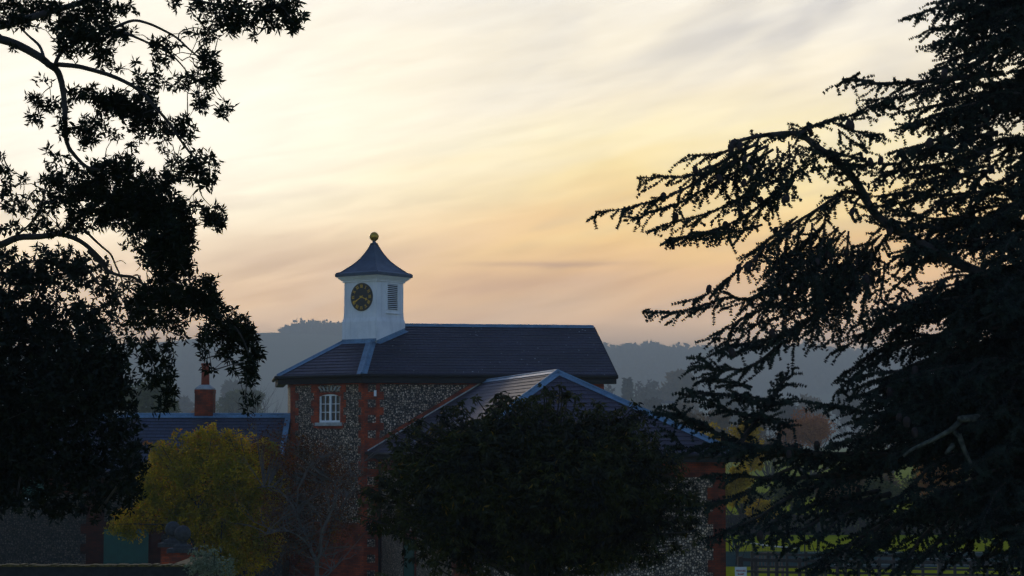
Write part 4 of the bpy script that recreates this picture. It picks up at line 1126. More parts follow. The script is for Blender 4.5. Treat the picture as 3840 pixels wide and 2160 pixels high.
def oakb(grid, pts, r0, r1, yy=None, trunk_z=None):
    k = len(pts); y0 = yy if yy else (YO, YO + random.uniform(-.6, .6))
    w_ = [at(*grid(*p), y0[0] + (y0[1]-y0[0])*i/(k-1) + random.uniform(-.04, .04)) for i, p in enumerate(pts)]
    if trunk_z: w_ = [Vector((tk.x, YO, trunk_z))] + w_
    OP.extend(polyline(wood, w_, r0, r1))
oakb(z8, [(-150,190),(0,212),(100,245),(200,300),(260,345),(310,385),(335,450),(350,560),(355,680),(365,780),(410,850),(470,905),(540,925)], .034, .009, (YO, YO+.1), 7.9)
oakb(z8, [(-150,150),(0,140),(150,100),(300,55),(450,10),(600,-60)], .034, .016, (YO, YO+.4), 8.1)
oakb(z8, [(310,350),(420,360),(520,385),(600,410),(700,455),(780,510),(850,590),(920,670),(980,760),(1040,840),(1090,900)], .017, .006, (YO, YO-.3))
oakb(z8, [(240,320),(215,250),(150,190),(90,130)], .012, .006); oakb(z8, [(300,350),(330,290),(420,230),(520,190),(620,150),(720,112),(800,125),(880,160),(960,205),(1020,260),(1090,320)], .014, .006, (YO, YO+.5))
oakb(z8, [(620,160),(720,195),(820,240),(920,290),(980,345),(1030,410)], .010, .004); oakb(z8, [(970,205),(975,180),(1000,165),(1060,150),(1110,165)], .005, .003)
oakb(z8, [(450,10),(700,-40),(950,-20),(1150,20),(1350,60),(1560,70)], .016, .005, (YO+.3, YO+.6))
oakb(z8, [(990,330),(1030,310),(1080,330)], .004, .003); oakb(z8, [(1030,410),(1070,470),(1080,540)], .004, .003); oakb(z8, [(1150,440),(1190,510),(1230,560)], .004, .002)
oakb(z8, [(980,790),(965,850),(960,890)], .003, .002); oakb(z8, [(1060,930),(1080,1010),(1100,1070),(1145,1120)], .005, .003); oakb(z8, [(1078,1030),(1040,1065),(1030,1090)], .003, .002); oakb(z8, [(1110,990),(1150,1055)], .003, .003)
oakb(z8, [(470,905),(430,890),(390,870),(365,800)], .005, .003); oakb(z8, [(280,470),(240,500),(200,560)], .004, .002)
oakb(z8, [(-150,1345),(0,1330),(100,1290),(220,1285),(330,1262),(430,1180),(560,1090),(700,1010)], .030, .010, (YO, YO+.2), 6.0)
oakb(z8, [(60,1300),(150,1230),(200,1160),(240,1060),(280,980)], .008, .003)
oakb(z8, [(300,1270),(380,1285),(450,1320),(520,1380),(585,1450)], .017, .013, (YO+.1, YO+.1))
oakb(z3, [(530,225),(600,290),(650,345),(720,375),(800,385),(860,425),(960,490),(1080,540),(1200,555),(1320,600),(1430,700),(1500,850),(1490,1000),(1480,1120)], .013, .003, (YO+.1, YO-.2))
oakb(z3, [(510,100),(560,150),(620,205),(670,250),(700,320),(735,400),(750,500),(790,620)], .009, .004); oakb(z3, [(690,300),(730,285),(760,305)], .003, .002)
oakb(z3, [(860,420),(830,370),(790,385)], .004, .003); oakb(z3, [(1020,390),(1080,430),(1150,450)], .007, .004); oakb(z3, [(850,500),(900,650),(960,800),(1010,950),(1000,1120)], .006, .002); oakb(z3, [(1250,600),(1240,750),(1235,900)], .004, .002)
P, D, TW, CEN = clumps(blobs, at, yo, .084, 13.5, .055, axis_up=-.05, yspread=1.3)
for a, b in TW: wood.tube([Vector(a), Vector(b)], [.0012, .002], 4, caps=False)
near_ = list(OP)
for c, r_ in sorted(CEN, key=lambda t_: (nearest(OP, t_[0])-t_[0]).length):
    p = nearest(near_, c); mid = (p+c)/2 + Vector((random.uniform(-.03,.03), 0, .03)); near_.append(c)
    if .05 < (p-c).length < .3: wood.tube([p, mid, c], [.004, .003, .002], 4, caps=False)
V, Fc = leaf_mesh(P, D, rng.uniform(.034, .062, len(P)), rng.uniform(.012, .020, len(P)))
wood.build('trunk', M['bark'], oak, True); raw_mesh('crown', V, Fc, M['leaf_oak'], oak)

# ---- dense dark evergreen below it on the left
YH = 19.5
hb_ = [(60,700,120,60),(180,690,110,55),(270,740,60,60),(100,850,180,120),(250,850,90,110),(285,950,60,90),(150,1000,200,130),(300,1080,62,80),(60,1150,150,120),(220,1180,130,110),(325,1180,50,80),(330,1260,38,40),(150,1270,110,42),(40,1262,60,30),(120,645,90,30),(30,650,80,40),(210,665,70,36),(20,770,100,80),(200,950,120,110),(60,1020,120,110),(260,1010,70,90),(340,1130,36,60),(-120,900,180,250),(-100,1150,180,200),(250,1285,60,36),(300,1230,60,50)]
blobs = [(b[0]*Q, b[1]*Q, b[2]*Q, b[3]*Q) for b in hb_]
hp = at(-420, 1080, YH); hol = thing('holly_tree', (hp.x, YH, gz(YH)), 'dense near-black evergreen tree filling the lower left below the oak branches', 'tree')
mb = MB(); polyline(mb, [Vector((hp.x, YH, gz(YH)-.2)), Vector((hp.x+.1, YH+.1, 5.5)), Vector((hp.x+.2, YH+.1, 6.6)), Vector((hp.x+.5, YH, 7.3))], .20, .04, 10)
P, D, TW, CEN = clumps(blobs, at, lambda x, y: YH + random.uniform(-.5, .5), .13, 8.5, .075, axis_up=-.15, yspread=.8, leaves=(6, 10))
for a, b in TW[::4]: mb.tube([Vector(a), Vector(b)], [.002, .004], 4, caps=False)
hpts = [Vector((hp.x+.1, YH+.1, z)) for z in np.arange(3.4, 7.3, .2)]
near_ = list(hpts)
for c, r_ in sorted(CEN, key=lambda t_: (nearest(hpts, t_[0])-t_[0]).length):
    mb.tube([nearest(near_, c), c], [.016, .008], 5, caps=False); near_.append(c)
V, Fc = leaf_mesh(P, D, rng.uniform(.055, .085, len(P)), rng.uniform(.022, .034, len(P)))
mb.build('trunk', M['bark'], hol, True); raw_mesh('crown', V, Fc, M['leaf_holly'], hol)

# ---- round evergreen with drooping leaves in the middle
YLA = 31.0
rl_ = random.Random(3)
lb_ = [(1340,1230,300,170),(1200,1200,200,150),(1480,1200,200,150),(1330,1120,190,110),(1140,1130,100,90),(1520,1110,130,90),(1620,1190,110,90),(1050,1160,80,70),(985,1230,72,60),(1000,1300,80,60),(1100,1330,120,80),(1200,1390,140,60),(1650,1280,110,80),(1560,1360,120,80),(1400,1390,200,70),(1130,1045,34,30),(1165,1030,38,30),(1260,1020,42,30),(1310,1010,38,28),(1375,1000,44,28),(1420,1005,34,34),(1480,1035,44,34),(1240,1060,70,40),(1350,1050,80,40),(1590,1075,46,36),(1660,1140,50,36),(1715,1240,48,40),(1060,1085,40,30),(1020,1125,40,30),(930,1250,28,30),(955,1310,34,40),(1050,1395,42,34),(1540,1050,34,30),(1690,1190,36,30),(1110,1075,34,28),(1300,1300,240,130),(1450,1290,230,130),(1740,1262,30,22),(1710,1330,40,30),(1640,1400,46,34),(1090,1425,40,24)]
edge_ = [(930,1330),(905,1250),(960,1180),(1005,1110),(1050,1065),(1110,1035),(1170,1010),(1240,1000),(1320,985),(1400,975),(1450,1000),(1540,1030),(1600,1055),(1660,1105),(1720,1180),(1770,1260),(1740,1340),(1660,1410)]
for _ in range(60):
    k_ = rl_.random()*(len(edge_)-1); i_ = int(k_); f_ = k_-i_
    x_ = edge_[i_][0]*(1-f_)+edge_[i_+1][0]*f_; y_ = edge_[i_][1]*(1-f_)+edge_[i_+1][1]*f_; r_ = rl_.uniform(9, 19)
    lb_.append((x_ + rl_.gauss(0, 12), y_ + rl_.gauss(2, 12), r_, r_*rl_.uniform(.9, 1.5)))
blobs = [(b[0]*Q, b[1]*Q, b[2]*Q, b[3]*Q) for b in lb_]
lp = at(1960, 2300, YLA); lau = thing('laurel_tree', (lp.x, YLA, gz(YLA)), 'round dark evergreen with drooping glossy leaves in front of the wing roof', 'tree')
mb = MB(); lt0 = Vector((lp.x, YLA, gz(YLA)-.2)); lpts = [lt0 + Vector((.05*k, 0, k*.3)) for k in range(9)]
polyline(mb, [lt0, lt0 + Vector((.1, .05, .8)), lt0 + Vector((.05, 0, 1.6)), lt0 + Vector((.2, 0, 2.6))], .16, .06, 10)
P, D, TW, CEN = clumps(blobs, at, lambda x, y: YLA + random.uniform(-.5, .5), .16, 6.2, .11, axis_up=.35, yspread=.9, leaves=(5, 9))
D = unit(D) + np.array([0, 0, -.85])
for a, b in TW[::4]: mb.tube([Vector(a), Vector(b)], [.002, .004], 4, caps=False)
for c, r_ in CEN: mb.tube([nearest(lpts, c - Vector((0,0,.5))), c], [.035, .008], 5, caps=False)
V, Fc = leaf_mesh(P, D, rng.uniform(.085, .135, len(P)), rng.uniform(.026, .038, len(P)), .3)
mb.build('trunk', M['bark'], lau, True); raw_mesh('crown', V, Fc, M['leaf_laurel'], lau)

# ---- yellowing shrub
YS = 63.0
sb_ = [(520,1130,60,50),(600,1140,70,40),(660,1150,50,45),(430,1160,50,45),(395,1140,22,28,.8),(530,1090,14,22,.8),(545,1200,170,70),(450,1230,110,80),(620,1230,110,80),(400,1250,60,50),(560,1290,170,70),(420,1290,90,50),(340,1305,70,30),(310,1325,50,22),(640,1300,70,70),(590,1350,110,60),(500,1320,90,50),(610,1400,80,50),(480,1110,30,28),(570,1105,30,26),(690,1140,26,26),(380,1190,30,30),(670,1360,50,50),(330,1345,40,16)]
def ragged(line, n, r0, r1, push, den=.8):
    o_ = []
    for _ in range(n):
        k_ = random.random()*(len(line)-1); i_ = int(k_); f_ = k_-i_
        x_ = line[i_][0]*(1-f_)+line[i_+1][0]*f_; y_ = line[i_][1]*(1-f_)+line[i_+1][1]*f_
        r_ = random.uniform(r0, r1); o_.append((x_ + random.gauss(0, push), y_ - abs(random.gauss(0, push)) + push*.4, r_, r_*random.uniform(.9, 1.6), den))
    return o_
sb_ += ragged([(285,1330),(340,1290),(370,1230),(375,1150),(420,1115),(480,1110),(530,1085),(590,1100),(650,1115),(710,1130)], 34, 9, 17, 11)
blobs = [(b[0]*Q, b[1]*Q, b[2]*Q, b[3]*Q, *(b[4:])) for b in sb_]
yp = at(820, 2200, YS); ysh = thing('yellow_shrub', (yp.x, YS, 0), 'tall shrub with yellow-green autumn leaves in front of the blue roof', 'shrub')
mb = MB(); P, D, TW, CEN = clumps(blobs, at, lambda x, y: YS + random.uniform(-.7, .7), .22, 11, .12, axis_up=.5, yspread=.9, leaves=(6, 11))
stems = []
for k in range(9):
    a = k*.7; top = Vector((yp.x + math.cos(a)*1.1, YS + math.sin(a)*.8, random.uniform(3.2, 4.6)))
    stems += polyline(mb, [Vector((yp.x + math.cos(a)*.15, YS + math.sin(a)*.15, -.1)), Vector((yp.x + math.cos(a)*.5, YS + math.sin(a)*.4, 1.8)), top], .045, .02, 5)
for a, b in TW[::2]: mb.tube([Vector(a), Vector(b)], [.004, .008], 4, caps=False)
for c, r_ in CEN: mb.tube([nearest(stems, c - Vector((0,0,.5))), c], [.02, .008], 5, caps=False)
P += rng.normal(size=P.shape)*.05
V, Fc = leaf_mesh(P, D, rng.uniform(.07, .13, len(P)), rng.uniform(.035, .06, len(P)))
mb.build('stems', M['bark'], ysh); raw_mesh('foliage', V, Fc, M['leaf_yellow'], ysh)
rb = [(393,1122,20,18),(405,1140,18,16),(388,1185,12,10),(405,1170,14,12),(530,1082,10,14),(480,1112,16,10),(365,1118,8,8),(560,1110,14,10),(500,1100,8,10)]
P, D, TW, CEN = clumps([(b[0]*Q, b[1]*Q, b[2]*Q, b[3]*Q) for b in rb], at, lambda x, y: YS-.3, .25, 4, .12, .5, 1.0, (5, 9))
V, Fc = leaf_mesh(P, D, .11, .05); o = raw_mesh('orange_foliage', V, Fc, M['leaf_rust'], ysh); o['label'] = 'orange tips of the yellow shrub'

# ---- leafless shrub with a pale forked stem
YB = 57.0
bp_ = at(1188, 2290, YB); bsh = thing('bare_shrub', (bp_.x, YB, gz(YB)), 'leafless shrub with a pale forked trunk in front of the canted flint wall', 'shrub')
mb = MB(); tips = []
def bb(px): return [at(x, y, YB + dy) for x, y, dy in px]
main_b = []
fork = at(1188, 2105, YB)
main_b += polyline(mb, [Vector((bp_.x, YB, gz(YB)-.1)), at(1188, 2180, YB), fork], .07, .06, 8)
main_b += polyline(mb, bb([(1188,2105,0),(1165,2060,0),(1148,2010,.1),(1122,1955,.2),(1100,1905,.2),(1070,1860,.3),(1020,1825,.4),(965,1830,.5)]), .055, .012, 7)
main_b += polyline(mb, bb([(1190,2105,0),(1200,2070,-.1),(1208,2000,-.2),(1225,1950,-.3),(1250,1905,-.3),(1262,1860,-.4),(1255,1800,-.4)]), .05, .012, 7)
main_b += polyline(mb, bb([(1192,2095,0),(1225,2045,.3),(1240,1985,.4),(1260,1940,.4),(1340,1790,.3),(1365,1730,.3)]), .035, .008, 6)
main_b += polyline(mb, bb([(1195,2160,-.4),(1222,2160,-.5),(1245,2140,-.5),(1300,2080,-.6),(1370,1995,-.7)]), .03, .006, 6)
main_b += polyline(mb, bb([(1165,2060,0),(1120,2010,-.4),(1060,1990,-.6),(1000,2000,-.7)]), .025, .006, 6)
main_b += polyline(mb, bb([(1120,1950,.2),(1115,1850,.3),(1140,1780,.4),(1180,1720,.4)]), .02, .006, 6)
for k in range(110):
    p = random.choice(main_b[6:]); dd = Vector((random.gauss(0, .8), random.gauss(0, .6), random.uniform(.1, 1.2)))
    branch_rec(mb, p, dd, random.uniform(.45, 1.0), .014, 2, tips, .55, 4, .12, .7, (2, 3), .22, 5)
mb.build('trunk', M['bark_grey'], bsh)
db = [(660,1120,40,40,.7),(700,1150,60,50),(760,1130,60,40),(740,1200,90,60),(820,1200,70,60),(640,1060,25,25,.6),(690,1090,40,30,.7),(830,1150,60,40,.7),(870,1230,50,60,.7),(760,1270,110,60,.8),(700,1300,60,80,.8),(850,1310,70,60,.7),(730,1380,80,60,.6),(880,1190,40,40,.6),(790,1340,90,60,.6)]
P, D, TW, CEN = clumps([(b[0]*Q, b[1]*Q, b[2]*Q, b[3]*Q, *(b[4:])) for b in db], at, lambda x, y: YB + random.uniform(.1, 1.6), .27, 13, .1, .1, .9, (4, 8))
P += rng.normal(size=P.shape)*.10
V, Fc = leaf_mesh(P, D, rng.uniform(.04, .09, len(P)), rng.uniform(.025, .05, len(P)))
o = raw_mesh('foliage', V, Fc, M['leaf_dead'], bsh); o['label'] = 'sparse withered purple-brown leaves'
mb = MB()
for a, b in TW: mb.tube([Vector(a), Vector(b) , nearest(main_b, Vector(b))], [.003, .006, .008], 4, caps=False)
mb.build('twigs', M['bark_grey'], bsh)

# ---- pale variegated bush by the end of the mossy wall
YV = 38.5
vb = [(520,1400,45,30),(545,1430,50,30),(500,1430,40,30),(580,1415,16,22),(540,1385,20,14),(575,1445,24,20),(490,1395,20,20)]
vp = at(790, 2250, YV); vsh = thing('variegated_bush', (vp.x, YV, gz(YV)), 'small pale variegated bush at the end of the mossy wall', 'bush')
P, D, TW, CEN = clumps([(b[0]*Q, b[1]*Q, b[2]*Q, b[3]*Q) for b in vb], at, lambda x, y: YV + random.uniform(-.2, .2), .10, 7, .045, .6, 1.0, (6, 10))
V, Fc = leaf_mesh(P, D, rng.uniform(.03, .05, len(P)), rng.uniform(.014, .022, len(P))); raw_mesh('foliage', V, Fc, M['leaf_varieg'], vsh)
mb = MB()
for c, r_ in CEN: mb.tube([Vector((vp.x, YV, gz(YV)-.05)), (Vector((vp.x, YV, gz(YV))) + c)/2, c], [.02, .012, .006], 5, caps=False)
mb.build('stems', M['bark'], vsh)
# low clipped bush at the foot of the brick corner
YC = 60; vp = at(1435, 2200, YC); csh = thing('low_bush', (vp.x, YC, gz(YC)), 'low yellowish bush top at the bottom edge below the brick corner', 'bush')
P, D, TW, CEN = clumps([(1435, 2170, 50, 28), (1400, 2185, 40, 24), (1475, 2185, 40, 24)], at, lambda x, y: YC, .16, 6, .08, .6, 1.0, (6, 10))
V, Fc = leaf_mesh(P, D, .07, .035); raw_mesh('foliage', V, Fc, M['leaf_mid'], csh)
mb = MB()
for c, r_ in CEN: mb.tube([Vector((vp.x, YC, gz(YC)-.05)), c], [.02, .008], 5, caps=False)
mb.build('stems', M['bark'], csh)

# ---- cedar on the right
YCE = 22.0
def zr1(x, y): return ((1475.8 + x*.427)*Q, y*.427*Q)
def zr2(x, y): return ((1543 + x*.4167)*Q, (402.5 + y*.4167)*Q)
def zr5(x, y): return ((1475.8 + x*.2604)*Q, (838.5 + y*.2604)*Q)
def zr7(x, y): return ((1771 + x*.3125)*Q, (1073.3 + y*.3125)*Q)
cp0 = at(3975, 2160, YCE); ced = thing('cedar_tree', (cp0.x, YCE, gz(YCE)), 'huge dark cedar with drooping needle boughs and cones filling the right side', 'tree')
cw = MB(); tw_p, tw_d, tw_l = [], [], []       # twigs that carry needles
cone_spots = []
polyline(cw, [Vector((cp0.x+.1, YCE, gz(YCE)-.3)), Vector((cp0.x+.05, YCE, 6)), Vector((cp0.x, YCE+.05, 8)), Vector((cp0.x-.03, YCE, 11)), Vector((cp0.x, YCE, 13))], .27, .12, 14)
def twig(p, d, ln):
    tw_p.append(np.array(p)); tw_d.append(np.array(d)); tw_l.append(ln)
def dress(pts, r0, r1, dens=1.0, blen=.55, start=.12, droop=.35, flat=1.0):
    """side shoots in flat sprays with drooping twiglets along one bough"""
    tot = sum((b-a).length for a, b in zip(pts[:-1], pts[1:])); acc = 0; side = 1; nxt = tot*start
    for a, b in zip(pts[:-1], pts[1:]):
        sl = (b-a).length
        if sl < 1e-6: continue
        d_ = (b-a)/sl
        if acc/tot > start*.8:
            rr0 = r0 + (r1-r0)*acc/tot
            if rr0 < .02: twig(a, d_, sl)
            else:
                for _ in range(int(sl/.02)):
                    pv_ = Vector((random.gauss(0,1), random.gauss(0,1), random.gauss(0,1))); pv_ = (pv_ - d_*pv_.dot(d_)).normalized()
                    twig(a + d_*random.random()*sl + pv_*rr0, (pv_ + d_*random.uniform(0,1)).normalized(), random.uniform(.03, .10))
        while nxt < acc + sl:
            p = a + d_*(nxt-acc); fr = nxt/tot; nxt += random.uniform(.042, .085)/dens; side = -side
            s_ = d_.cross(UP);
            if s_.length < .1: s_ = Vector((0,1,0))
            s_.normalize()
            L_ = blen*(1.15-fr)*random.uniform(.35, 1.1) + .07
            dd = (d_*random.uniform(.5, 1.1) + s_*side*random.uniform(.25, .9)*flat + UP*random.uniform(-droop*1.1, .18)).normalized()
            ns_ = max(2, int(L_/.09)); q = p; pts2 = [p]
            for i in range(ns_):
                dd = (dd + Vector((random.gauss(0,.10), random.gauss(0,.10), random.gauss(-droop*.12,.09)))).normalized()
                q2 = q + dd*(L_/ns_); twig(q, dd, L_/ns_); pts2.append(q2)
                if random.random() < .75:
                    d3 = (dd*.6 + Vector((random.gauss(0,.5), random.gauss(0,.5), random.uniform(-1.0*droop-.15, .22)))).normalized()
                    l3 = random.uniform(.05, .17); twig(q2, d3, l3)
                    if random.random() < .3: twig(q2 + d3*l3, (d3 + Vector((random.gauss(0,.3), random.gauss(0,.3), -.5))).normalized(), random.uniform(.05, .12))
                q = q2
            cw.tube(pts2, [.006*(1-.7*i/len(pts2)) for i in range(len(pts2))], 4, caps=False)
            if random.random() < .012: cone_spots.append(p + UP*.02)
        acc += sl
def bough(grid, px, Ys, r0, r1, dens=1.0, blen=.5, start=.1, droop=.35, flat=1.0, join=None):
    k = len(px); w_ = [at(*grid(*p), Ys[0] + (Ys[1]-Ys[0])*i/(k-1)) for i, p in enumerate(px)]
    if join is not None: w_ = [Vector((cp0.x, YCE, join))] + w_
    pts = polyline(cw, w_, r0, r1, 7); dress(pts, r0, r1, dens, blen, start, droop, flat); return pts
Y0 = YCE
# the great bough that sweeps left and its tips
bough(zr1, [(2600,1700),(2200,1560),(1860,1370),(1700,1260),(1600,1090),(1480,960),(1350,860),(1250,790),(1120,790),(1030,800),(900,830),(850,880),(740,910),(590,915)], (Y0-.4,Y0-1.2), .06, .006, 1.0, .42, .08, .5)
bough(zr1, [(1000,850),(880,905),(780,965),(700,990),(600,1040),(480,1042),(335,1046)], (Y0-1.1,Y0-1.3), .018, .004, .9, .3, .05, .5)
bough(zr1, [(1060,860),(900,940),(720,1020),(600,1100),(470,1160),(330,1200),(200,1232),(55,1248)], (Y0-1.0,Y0-1.5), .018, .004, .8, .28, .05, .6)
bough(zr1, [(1100,880),(900,1000),(700,1110),(560,1190),(400,1240),(265,1305)], (Y0-.9,Y0-1.0), .016, .004, .9, .3, .05, .5)
bough(zr1, [(1150,960),(1000,1100),(840,1200),(700,1260),(500,1310),(395,1350)], (Y0-.8,Y0-.7), .016, .004, .9, .32, .05, .5)
bough(zr1, [(1250,1000),(1100,1150),(900,1290),(700,1370),(490,1410)], (Y0-.7,Y0-.5), .016, .004, 1, .34, .05, .5)
for xs_ in (880,950,1010,1070,1120,1190,1250,1320):
    bough(zr1, [(xs_,830+random.randint(0,40)),(xs_-random.randint(-10,60),950),(xs_-random.randint(0,120),1040),(xs_-random.randint(20,190),1050+random.randint(0,220))], (Y0-1.0,Y0-.9+random.uniform(-.4,.4)), .010, .004, 1.0, .2, .05, .4)
bough(zr1, [(1250,790),(1330,745),(1440,705),(1560,680),(1680,620),(1790,595)], (Y0-1,Y0-.4), .016, .006, 1.0, .22, .02, .5)
bough(zr1, [(1450,720),(1560,770),(1660,780),(1725,805)], (Y0-.9,Y0-1.1), .008, .004, .9, .2, .05, .4)
bough(zr1, [(1480,760),(1560,830),(1650,870)], (Y0-.9,Y0-.8), .008, .004, .8, .16, .05, .3)
bough(zr1, [(1380,880),(1480,910),(1580,925),(1665,960)], (Y0-.8,Y0-1), .010, .004, 1, .2, .05, .3)
bough(zr1, [(1420,940),(1540,970),(1640,975)], (Y0-.8,Y0-.6), .008, .004, 1, .2, .05, .3)
# under-bough from the same limb
bough(zr1, [(1640,1150),(1570,1135),(1500,1140),(1350,1240),(1250,1300),(1090,1400)], (Y0-.5,Y0-.6), .026, .012, 1.0, .35, .03, .6)
bough(zr2, [(1100,410),(1000,470),(900,540),(830,620),(760,660),(690,720),(620,780),(520,830),(425,855)], (Y0-.6,Y0-.9), .016, .004, 1.0, .28, .02, .5)
bough(zr2, [(1150,600),(1000,720),(900,800),(800,840),(680,830),(560,870),(400,915),(215,920)], (Y0-.5,Y0-.8), .020, .004, 1.0, .32, .05, .4)
bough(zr2, [(900,390),(760,430),(600,440),(450,465),(335,490)], (Y0-.6,Y0-.7), .014, .004, 1.0, .3, .05, .5)
bough(zr2, [(1250,700),(1100,820),(900,900),(760,970),(630,1040)], (Y0-.3,Y0-.6), .022, .004, 1.0, .34, .05, .4)
bough(zr2, [(1400,800),(1200,950),(1050,1040),(900,1090),(780,1110),(625,1150)], (Y0,Y0-.5), .024, .004, 1.0, .34, .05, .35)
bough(zr2, [(1180,980),(1050,1060),(900,1110),(800,1140),(690,1190)], (Y0-.2,Y0-.7), .012, .004, 1.0, .26, .05, .35)
bough(zr2, [(1020,940),(850,1000),(760,1080),(620,1075)], (Y0-.2,Y0-.3), .012, .004, 1.0, .24, .05, .35)
for (xa, ya, ln_) in ((1050,430,330),(1120,420,400),(1200,380,500),(1280,330,420),(1000,520,300),(1320,480,450),(1420,430,500),(1150,620,350),(1280,650,380),(1400,640,300),(1480,520,420),(1080,760,280),(1560,560,420),(1640,620,380),(1250,850,250),(1380,860,250)):
    bough(zr2, [(xa,ya),(xa-15,ya+ln_*.35),(xa-45,ya+ln_*.7),(xa-60,ya+ln_)], (Y0-.5,Y0-.4+random.uniform(-.6,.6)), .012, .004, .95, .24, .05, .35)
# boughs with tips low on the left
bough(zr5, [(1900,80),(1700,250),(1600,310),(1500,350),(1380,345),(1250,365),(1180,330),(1095,322)], (Y0-.3,Y0-.7), .02, .004, 1.2, .26, .02, .3)
bough(zr5, [(1300,380),(1220,330),(1180,290),(1105,260)], (Y0-.6,Y0-.7), .008, .003, 1.2, .12, .02, .2)
bough(zr5, [(1600,520),(1450,480),(1330,470),(1230,440),(1095,422)], (Y0-.4,Y0-.6), .012, .004, 1.2, .2, .02, .3)
bough(zr5, [(1900,860),(1600,800),(1450,760),(1300,720),(1180,650),(1100,620),(935,592)], (Y0-.3,Y0-.8), .018, .004, 1.2, .26, .02, .3)
bough(zr5, [(1700,700),(1500,600),(1300,590),(1100,575),(980,556)], (Y0-.5,Y0-.8), .010, .004, 1.2, .22, .02, .3)
bough(zr5, [(1750,1100),(1500,1060),(1350,1010),(1200,930),(1080,870),(1000,830),(900,770),(770,690)], (Y0-.2,Y0-.9), .022, .004, 1.3, .24, .02, .3)
bough(zr5, [(1200,940),(1050,870),(950,830),(850,790),(725,775)], (Y0-.6,Y0-1), .008, .003, 1.2, .18, .02, .3)
bough(zr5, [(1500,1060),(1300,1070),(1100,1090),(950,1110),(800,945)], (Y0-.3,Y0-.8), .014, .004, 1.2, .24, .02, .3)
bough(zr5, [(1480,1060),(1600,900),(1700,760),(1790,640),(1860,520),(1930,420)], (Y0-.2,Y0+.1), .03, .02, 1.1, .34, .02, .3)
bough(zr5, [(1690,770),(1800,690),(1900,660),(2020,660)], (Y0-.2,Y0-.6), .008, .003, 1.2, .14, .02, .2)
bough(zr5, [(1650,830),(1750,850),(1850,870),(1955,885)], (Y0-.2,Y0-.6), .008, .003, 1.2, .14, .02, .3)
bough(zr5, [(1780,640),(1700,640),(1560,610),(1430,600)], (Y0-.2,Y0-.6), .008, .003, 1.1, .16, .02, .3)
bough(zr5, [(3300,1230),(2900,1190),(2576,1180),(2300,1170),(2000,1130),(1800,1090),(1600,1100),(1400,1130)], (Y0,Y0-1.1), .05, .01, 1.3, .36, .1, .3)
bough(zr5, [(2900,800),(2700,760),(2576,740),(2400,700),(2300,690),(2175,668)], (Y0-.3,Y0-.8), .014, .004, 1.2, .22, .02, .3)
bough(zr5, [(3000,1000),(2800,990),(2600,1030),(2450,1060),(2380,1080)], (Y0-.3,Y0-.9), .012, .004, 1.2, .22, .02, .3)
# upper boughs
for pp_ in ([(2350,900),(2150,880),(2000,880),(1830,895)], [(2300,1130),(2100,1150),(1900,1130),(1720,1160)], [(2250,1270),(2050,1290),(1900,1250),(1790,1230)], [(2350,690),(2150,710),(2000,730),(1880,745)],
            [(2300,1000),(2080,1090),(1900,1180),(1760,1200)], [(2100,1350),(1950,1330),(1800,1300)], [(2300,1060),(2100,1010),(1900,1040)], [(2400,340),(2250,380),(2120,420)], [(2400,-20),(2280,30),(2180,20)]):
    bough(zr1, pp_, (Y0+random.uniform(-.3,.5), Y0+random.uniform(-.7,.2)), .018, .004, 1.15, .34, .03, .4)
for k_ in range(20):
    xa, ya, ln_ = random.randint(1050, 1900), random.randint(330, 780), random.randint(180, 420); sl_ = random.uniform(.1, .9)
    bough(zr2, [(xa,ya),(xa-sl_*ln_*.4,ya+ln_*.3),(xa-sl_*ln_*.8,ya+ln_*.55),(xa-sl_*ln_*1.1,ya+ln_*.75)], (Y0-.3,Y0+random.uniform(-.7,.5)), .012, .004, 1.0, .26, .05, .35)
bough(zr1, [(2450,430),(2200,460),(2000,480),(1850,490),(1700,490),(1600,468),(1505,478)], (Y0,Y0-.9), .035, .004, 1.2, .36, .1, .45, .8)
bough(zr1, [(2200,490),(2050,520),(1900,560),(1760,580),(1640,590)], (Y0-.3,Y0-.7), .012, .004, 1.1, .3, .05, .5)
bough(zr1, [(2300,560),(2100,610),(1950,640),(1870,660),(1790,620)], (Y0-.2,Y0-.2), .012, .004, 1, .26, .05, .5)
bough(zr1, [(2400,600),(2200,640),(2000,700),(1850,750)], (Y0,Y0-.5), .02, .004, 1.2, .34, .05, .45)
bough(zr1, [(2420,780),(2200,830),(2000,900),(1850,960),(1730,965)], (Y0,Y0-.6), .026, .004, 1.2, .36, .05, .45)
bough(zr1, [(2420,860),(2200,940),(1950,985),(1800,1010),(1700,1060)], (Y0,Y0-.6), .02, .004, 1.2, .34, .05, .45)
bough(zr1, [(2400,720),(2150,790),(1980,850),(1830,885)], (Y0,Y0-.4), .02, .004, 1.2, .34, .05, .45)
bough(zr1, [(2400,1000),(2200,1030),(2000,1060),(1800,1160)], (Y0,Y0-.4), .02, .004, 1.2, .36, .05, .5)
bough(zr1, [(2350,-60),(2200,-10),(2100,10),(2060,45),(1995,70),(1910,95)], (Y0,Y0-.7), .016, .004, 1.0, .16, .1, .4)
bough(zr1, [(2450,60),(2300,90),(2200,60),(2110,75)], (Y0,Y0-.5), .016, .004, 1.1, .26, .05, .4)
bough(zr1, [(2500,150),(2300,140),(2150,160),(2020,170)], (Y0,Y0-.6), .02, .004, 1.2, .26, .05, .35)
bough(zr1, [(2500,230),(2300,220),(2180,230),(2040,262)], (Y0,Y0-.6), .02, .004, 1.2, .28, .05, .35)
bough(zr1, [(2500,240),(2300,300),(2150,345),(2110,390),(2030,420)], (Y0,Y0-.6), .02, .004, 1.1, .26, .05, .35)
